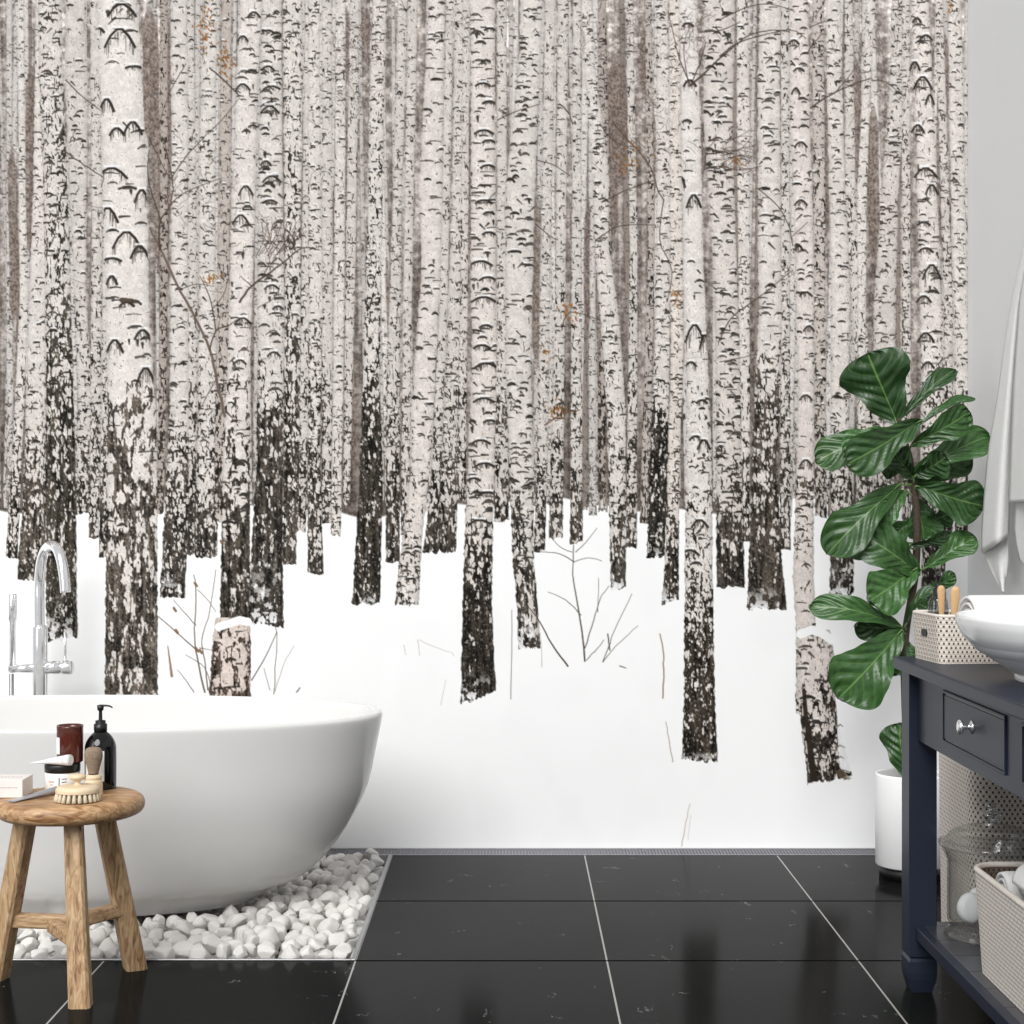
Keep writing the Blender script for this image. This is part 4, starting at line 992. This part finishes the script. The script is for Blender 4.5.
# glass jar on the shelf
gx_, gy_, gz = 1.043, 3.56, .1512
gj = thing('glass_jar', 'large clear glass jar with knobbed lid on the lower shelf', 'jar', (gx_, gy_, gz))
MB().lathe(smoothprof([(0, gz), (.094, gz), (.098, gz+.004), (.096, gz+.011), (.089, gz+.016), (.087, gz+.021), (.0925, gz+.03), (.094, gz+.045), (.094, gz+.15), (.0955, gz+.165), (.105, gz+.186), (.1055, gz+.19), (.102, gz+.19), (.0915, gz+.163), (.0905, gz+.15), (.0905, gz+.045), (.086, gz+.033), (.06, gz+.028), (0, gz+.028)], 3), (gx_, gy_, 0), 56).build('jar_body', M['glass'], gj)
lz = gz+.1925
MB().lathe(smoothprof([(0, lz+.002), (.09, lz), (.108, lz), (.1125, lz+.004), (.1125, lz+.009), (.108, lz+.013), (.10, lz+.017), (.088, lz+.029), (.06, lz+.041), (.025, lz+.045)], 3), (gx_, gy_, 0), 56).build('lid', M['glass'], gj)
M['glass3'] = glass('bright_glass', (.93, .94, .94, 1), .30, .06)
lid_ = [o for o in gj.children if o.name.startswith('lid')][0]
MB().lathe(smoothprof([(.014, lz+.046), (.0125, lz+.055), (.0175, lz+.064), (.0205, lz+.069), (.0185, lz+.073), (.011, lz+.076), (.0095, lz+.08), (.013, lz+.085), (.0145, lz+.089), (.011, lz+.094), (0, lz+.096)], 3), (gx_, gy_, 0), 32).build('finial', M['glass3'], lid_)
for i, (dx, dy, dz, tl) in enumerate(((-.048, -.012, .029, .15), (-.005, -.048, .029, -.2), (-.012, .042, .029, .1), (.045, .015, .029, .3))):
    c = Vector((gx_+dx, gy_+dy, gz+dz+.033)); R_ = Matrix.Rotation(PI/2-.12, 3, 'X') @ Matrix.Rotation(tl, 3, 'Y')
    o = MB(); o.lathe([(0, -.014), (.022, -.014), (.029, -.010), (.0325, -.004), (.0325, .004), (.029, .010), (.022, .014), (0, .014)], c, 32, M=Matrix.Rotation(tl*2, 3, 'Z') @ Matrix.Rotation(PI/2-.1, 3, 'X'))
    tag(o.build('round_soap', M['soap'], loc=(c.x, c.y, gz+dz)), 'round white soap standing inside the clear glass jar', 'soap', 'round soaps in the glass jar')

# ------------------------------------------------------------------ on the counter
vs = thing('vessel_sink', 'white oval vessel basin standing on the vanity countertop', 'sink', (1.13, 3.165, ZC))
MB().lathe(smoothprof([(.3, ZC+.014), (.56, ZC+.014), (.62, .763), (.78, .789), (.93, .821), (.985, .846), (1.0, .862), (.999, .8675), (.992, .8695), (.982, .868), (.968, .855), (.93, .826), (.82, .795), (.6, .777), (.25, .772), (.02, .771)], 4), (1.13, 3.165, 0), 112, .26, .29, 2.08, cap0=True, cap1=True).build('basin', M['ceramic'], vs)
MB().lathe([(.0, ZC), (.57, ZC), (.575, ZC+.002), (.575, ZC+.012), (.56, ZC+.015)], (1.13, 3.165, 0), 80, .26, .29, 2.08).build('foot', M['ceramic'], vs)
dx_, dy_ = .951, 3.653
def zz3(py): return EYE-(py-512)*3.655/F
sd_ = thing('soap_dispenser', 'clear glass soap dispenser with black pump in the toiletries basket', 'bottle', (dx_, dy_, .7492))
MB().lathe(smoothprof([(0, .7492), (.0225, .7492), (.0238, .754), (.0238, .82), (.021, zz3(601)), (.014, zz3(596.5)), (.0115, zz3(595))], 3), (dx_, dy_, 0), 36).build('bottle_body', M['glass2'], sd_)
M['gel'] = plain('grey_liquid', srgb(96, 92, 90), .2)
MB().lathe([(0, .7515), (.021, .7515), (.021, zz3(612)), (0, zz3(612))], (dx_, dy_, 0), 28).build('liquid', M['gel'], sd_)
MB().lathe([(.0118, zz3(597)), (.0125, zz3(595)), (.0120, zz3(589.5)), (.007, zz3(587)), (.0045, zz3(585)), (.0045, zz3(578)), (.0062, zz3(577)), (.0062, zz3(571.5)), (0, zz3(571))], (dx_, dy_, 0), 24).build('pump_collar', M['black'], sd_)
MB().tube([(dx_, dy_, zz3(573.5)), (dx_-.004, dy_-.02, zz3(573)), (dx_-.005, dy_-.034, zz3(576))], [.0045, .0036, .003], 10, sub=3).build('nozzle', M['black'], sd_)
def brush(px0, py0, Y, lean, label, w):
    top = at(px0, py0, Y); bot = Vector((top.x+lean, Y+.01, .7492)); d = bot-top
    o = thing('bath_brush', label, 'brush', bot)
    k = MB(); k.tube([top, top+d*.02, top+d*.06, top+d*.2, top+d*.34, top+d*.9, bot], [w*.35, w*.8, w, w*.92, w*.7, w*.6, w*.5], 14, flat=.55); k.build('handle', M['bamboo'], o)
    k = MB(); k.tube([bot+Vector((0, 0, .002)), bot-d*.28], [w*1.05, w*1.05], 12); k.build('head', M['black'], o)
brush(941, 585.5, 3.598, .006, 'wooden brush handle rising behind the black soap pump', .0085)
brush(955.5, 586.5, 3.575, -.004, 'thicker wooden brush handle beside the sink rim', .0105)

# ------------------------------------------------------------------ hanging towel
hk = thing('wall_hook', 'chrome peg on the right wall that holds the white towel', 'hook', (XR, 4.34, at(1042, 186, 4.34).z))
hz = at(1042, 186, 4.34).z
k = MB(); k.lathe([(0, 0), (.02, 0), (.02, .004), (.006, .006), (.006, .06), (.011, .064), (.011, .07), (0, .072)], (XR, 4.34, hz), 20, M=Matrix.Rotation(-PI/2, 3, 'Y')); k.build('peg', M['chrome'], hk)
def TY(px): return 4.74-(px-982)*.0062
def tp(px, py, dy=0): return at(px, py, TY(px)+dy)
tw = MB()
def panel(Ls, Rs, bulge, dy, n=26, m=14, ph=0):
    y0, y1 = Ls[0][1], Ls[-1][1]
    def ip(T_, t_):
        q = t_*(len(T_)-1); i = min(int(q), len(T_)-2); f = q-i; return Vector(T_[i]).lerp(Vector(T_[i+1]), f)
    def fn(u, v):
        l, r_ = ip(Ls, u), ip(Rs, u); p = l.lerp(r_, v); b = -bulge*math.sin(PI*v)-.008*math.sin(2*PI*v*1.5+ph+u*2)*min(1, 3*u)
        return tp(p.x, p.y, dy+b)
    tw.grid(n, m, fn)
panel([(1037, 188), (1030, 222), (1023, 254), (1013, 300), (1006, 340), (998, 400), (989, 450), (984.5, 500), (982.3, 535), (982.5, 553)],
      [(1041, 190), (1036, 225), (1030, 260), (1020, 300), (1017, 340), (1014, 390), (1011, 450), (1009, 495), (1008, 520), (1007, 537)], .055, 0)
panel([(1012, 470), (987, 520), (983, 546), (987, 562), (994, 576), (1000, 586), (1003, 592)],
      [(1014, 470), (1009, 520), (1008, 545), (1008, 560), (1006.5, 574), (1004.5, 584), (1003.6, 592.5)], .02, .035, ph=1)
panel([(1040, 188), (1034, 225), (1027, 262), (1020.5, 300), (1017.5, 340), (1014, 390), (1011.5, 450), (1010, 490), (1009.5, 503)],
      [(1045, 190), (1046, 225), (1047, 262), (1049, 300), (1051, 340), (1052, 390), (1053, 450), (1053, 490), (1053, 500)], .06, -.05, ph=2)
panel([(1018, 480), (1016.5, 505), (1015, 530), (1017, 545), (1021, 560)], [(1050, 480), (1050, 505), (1050, 530), (1050, 560), (1049, 590)], .03, -.02, ph=.5)
two = tw.build('bath_towel', M['towel'], loc=(XR-.05, 4.55, at(1003, 592, 4.6).z))
so = two.modifiers.new('thick', 'SOLIDIFY'); so.thickness = .007; so.offset = 0
tag(two, 'white bath towel hanging in folds on the right wall above the vanity', 'towel')

# ------------------------------------------------------------------ potted fig
PX, PY = 1.166, 4.80
fg = thing('fiddle_leaf_fig', 'tall fiddle leaf fig in a white cylindrical pot in the right corner', 'potted plant', (PX, PY, 0))
pot = MB().lathe([(.0, .037), (.095, .037), (.0985, .041), (.099, .30), (.098, .306), (.0935, .306), (.0925, .30), (.0925, .26)], (PX, PY, 0), 56).build('pot', M['pot'], fg)
MB().lathe([(0, 0), (.088, 0), (.088, .037), (0, .038)], (PX, PY, 0), 48).build('pot_base', M['blackbase'], pot)
sl = MB(); sl.lathe([(0, .285), (.05, .284), (.0922, .278)], (PX, PY, 0), 32); sl.build('soil', M['soil'], fg)
SP = [(908, 778, 0), (906, 720, 0), (904.5, 660, 0), (906, 630, 0), (911, 600, 0), (915.5, 570, 0), (917, 530, 0), (914.5, 490, 0), (909, 455, 0), (901, 430, 0), (898, 418, 0)]
stem = MB(); stem.tube([at(a, b, PY) for a, b, c in SP], [.013, .0125, .012, .0115, .011, .0115, .0115, .0105, .009, .007, .004], 14, sub=5); stem.build('stem', M['stem'], fg)
PU = [0, .04, .12, .25, .38, .5, .63, .76]; PW = [.05, .16, .34, .48, .56, .69, .88, 1.0]
def wprof(u):
    if u >= .76: q = (u-.76)/.24; return (1-q**2.3)**.5 if q < 1 else 0
    for i in range(len(PU)-1):
        if u <= PU[i+1]:
            f = (u-PU[i])/(PU[i+1]-PU[i]); f = f*f*(3-2*f)*.5+f*.5; return PW[i]+(PW[i+1]-PW[i])*f
    return 0
rl = random.Random(17); NV = 6
def leaf(b, tp_, w, roll=0, y0=0, dz=0, bend=.1, cup=.12, wave=1.0):
    Yb = PY+y0; A = at(b[0], b[1], Yb); B = at(tp_[0], tp_[1], Yb-dz); wm = w*PY/F
    d = B-A; L = d.length; ax = d/L; view = (Vector((0, 0, EYE))-A).normalized()
    sd = ax.cross(view).normalized(); nn = sd.cross(ax)          # nn faces the viewer side of the room
    if nn.dot(view) < 0: nn = -nn; 
    cr, sr = math.cos(math.radians(roll)), math.sin(math.radians(roll)); s_ = sd*cr+nn*sr; n_ = nn*cr-sd*sr
    ph = rl.uniform(0, 6)
    def fn(u, v):
        u = 1-(1-u)**1.35; v = v*2-1; wd = wprof(u)*wm/2
        side = abs(v)
        vein = math.cos(2*PI*NV*(u-.24*side-.12*side*side)); q = -.0062*(vein)*min(1, side*3)*(1-side**3)*min(1, u*5)*min(1, wm/.06)
        wv = wave*.075*wm*math.sin(u*13+ph+(2 if v > 0 else 0))*side**2*min(1, u*3)-.22*L*max(0, u-.55)**2*wave*2.2
        off = bend*L*(math.sin(PI*u)*.9)-cup*wm*(1-side**1.5)*(1 if u > .03 else 0)+q+wv
        return A+ax*L*u+s_*v*wd*(1+.03*math.sin(u*17+ph))+n_*off
    m = MB(); m.grid(40, 18, fn, lambda u, v: (1-(1-u)**1.35, v*2-1))
    # thick enough to read as a leaf from the side; petiole back to the stem
    o = m.build('leaf', M['leaf'], fg)
    best = min(range(len(SP)*6), key=lambda k: (at(*[SP[min(k//6, 9)][i]+(SP[min(k//6, 9)+1][i]-SP[min(k//6, 9)][i])*(k % 6)/6 for i in (0, 1)], PY)-A-Vector((0, 0, -.012))).length)
    i = min(best//6, 9); f = (best % 6)/6; q = at(SP[i][0]+(SP[i+1][0]-SP[i][0])*f, SP[i][1]+(SP[i+1][1]-SP[i][1])*f, PY)
    c0 = fn(0, .5); c1 = fn(.06, .5)
    p = MB(); p.tube([q, q.lerp(c0, .6)+Vector((0, 0, -.003)), c0, c1], [.0035, .003, .0028, .0018], 8, sub=3); p.build('petiole', M['petiole'], o)
LV = [
 # base, tip, width, roll, depth of base, tip towards the room, bend, cup
 ((897,424),(867,356),74,8,.00,.05,-.05,.05),
 ((901,418),(954,365),21,25,.0,-.02,.05,.12),
 ((896,430),(817,457),38,-22,.03,.04,.06,.08),
 ((895,430),(845,446),30,-35,-.03,.05,.08,.1),
 ((922,420),(852,464),44,12,-.07,.07,.05,.1),
 ((911,446),(972,413),34,-15,-.05,.03,.06,.12),
 ((920,424),(973,393),17,55,.02,.0,.08,.1),
 ((912,474),(991,431),38,15,-.02,-.03,.05,.12),
 ((907,482),(974,452),40,-20,.03,-.02,.05,.1),
 ((900,484),(829,550),46,-8,-.02,.07,.10,.06),
 ((906,490),(879,520),27,15,-.01,.05,.08,.08),
 ((916,486),(984,508),46,-10,-.02,.05,.08,.1),
 ((917,498),(927,538),42,30,.05,.03,.05,.1),
 ((918,526),(956,512),26,-30,.05,.0,.05,.1),
 ((902,541),(848,547),30,10,.05,.03,.06,.1),
 ((920,574),(868,536),46,-12,-.02,.06,.10,.1),
 ((909,546),(951,535),16,-40,-.04,.04,.08,.1),
 ((925,568),(975,535),30,18,-.01,.02,.06,.12),
 ((917,568),(873,600),48,8,-.03,.07,.08,.1),
 ((902,627),(815,603),30,-25,-.02,.07,.13,.1),
 ((902,628),(858,628),27,20,.02,.05,.06,.1),
 ((902,630),(842,697),64,8,-.04,.08,.07,.06),
 ((901,638),(888,674),27,25,.03,.03,.06,.1),
 ((905,626),(931,585),16,50,-.04,.05,.12,.1),
 ((921,592),(956,576),18,-30,-.02,.03,.08,.1),
 ((906,640),(914,658),14,20,.0,.02,.05,.1),
 ((905,778),(896,725),40,28,-.02,.01,.05,.12),
 ((903,652),(898,674),20,-30,.01,.02,.05,.1),
 ((908,568),(879,557),14,-40,.03,.02,.05,.1),
 ((910,458),(882,470),28,30,.04,.02,.05,.1),
 ((912,600),(935,612),22,20,.03,.02,.05,.1),
 ((914,480),(890,449),32,25,-.02,.05,.05,.1),
 ((915,476),(948,459),34,-30,-.035,.03,.06,.1),
 ((913,520),(893,536),24,-20,.04,.03,.06,.1),
]
for a in LV: leaf(*a[:3], roll=a[3], y0=a[4], dz=a[5], bend=a[6], cup=a[7])

# ------------------------------------------------------------------ light and camera
w = bpy.data.worlds.new('World'); SC.world = w; w.use_nodes = True; nt = w.node_tree; bgd = nt.nodes['Background']
bgd.inputs[0].default_value = (.97, .985, 1, 1); bgd.inputs[1].default_value = .5
def area(name, loc, target, sx, sy, energy, col=(1, 1, 1)):
    l = bpy.data.lights.new(name, 'AREA'); l.shape = 'RECTANGLE'; l.size = sx; l.size_y = sy; l.energy = energy; l.color = col
    o = bpy.data.objects.new(name, l); COL.objects.link(o); o.location = loc; o.rotation_euler = (Vector(target)-Vector(loc)).to_track_quat('-Z', 'Y').to_euler(); return o
area('window_light', (-3.4, 1.6, 1.9), (.2, 4.8, .7), 1.2, 2.2, 25)
sl_ = bpy.data.lights.new('added_front_sun', 'SUN'); sl_.energy = 3.0; sl_.angle = math.radians(38); sl_.color = (1, .998, .99)  # added soft sun, set high in front to light the mural evenly
so_ = bpy.data.objects.new('added_front_sun', sl_); COL.objects.link(so_); so_.location = (-2, -2, 5); so_.rotation_euler = Vector((.23, .74, -.63)).to_track_quat('-Z', 'Y').to_euler()

cam = bpy.data.cameras.new('Camera'); co_ = bpy.data.objects.new('Camera', cam); COL.objects.link(co_)
co_.location = (0, 0, EYE); co_.rotation_euler = (PI/2, 0, 0); cam.sensor_fit = 'HORIZONTAL'; cam.sensor_width = 36; cam.lens = 36*F/1024; cam.clip_start = .05
SC.camera = co_
vsn = SC.view_settings; vsn.view_transform = 'Standard'; vsn.look = 'None'; vsn.exposure = 0.0; vsn.gamma = 1; vsn.use_curve_mapping = False
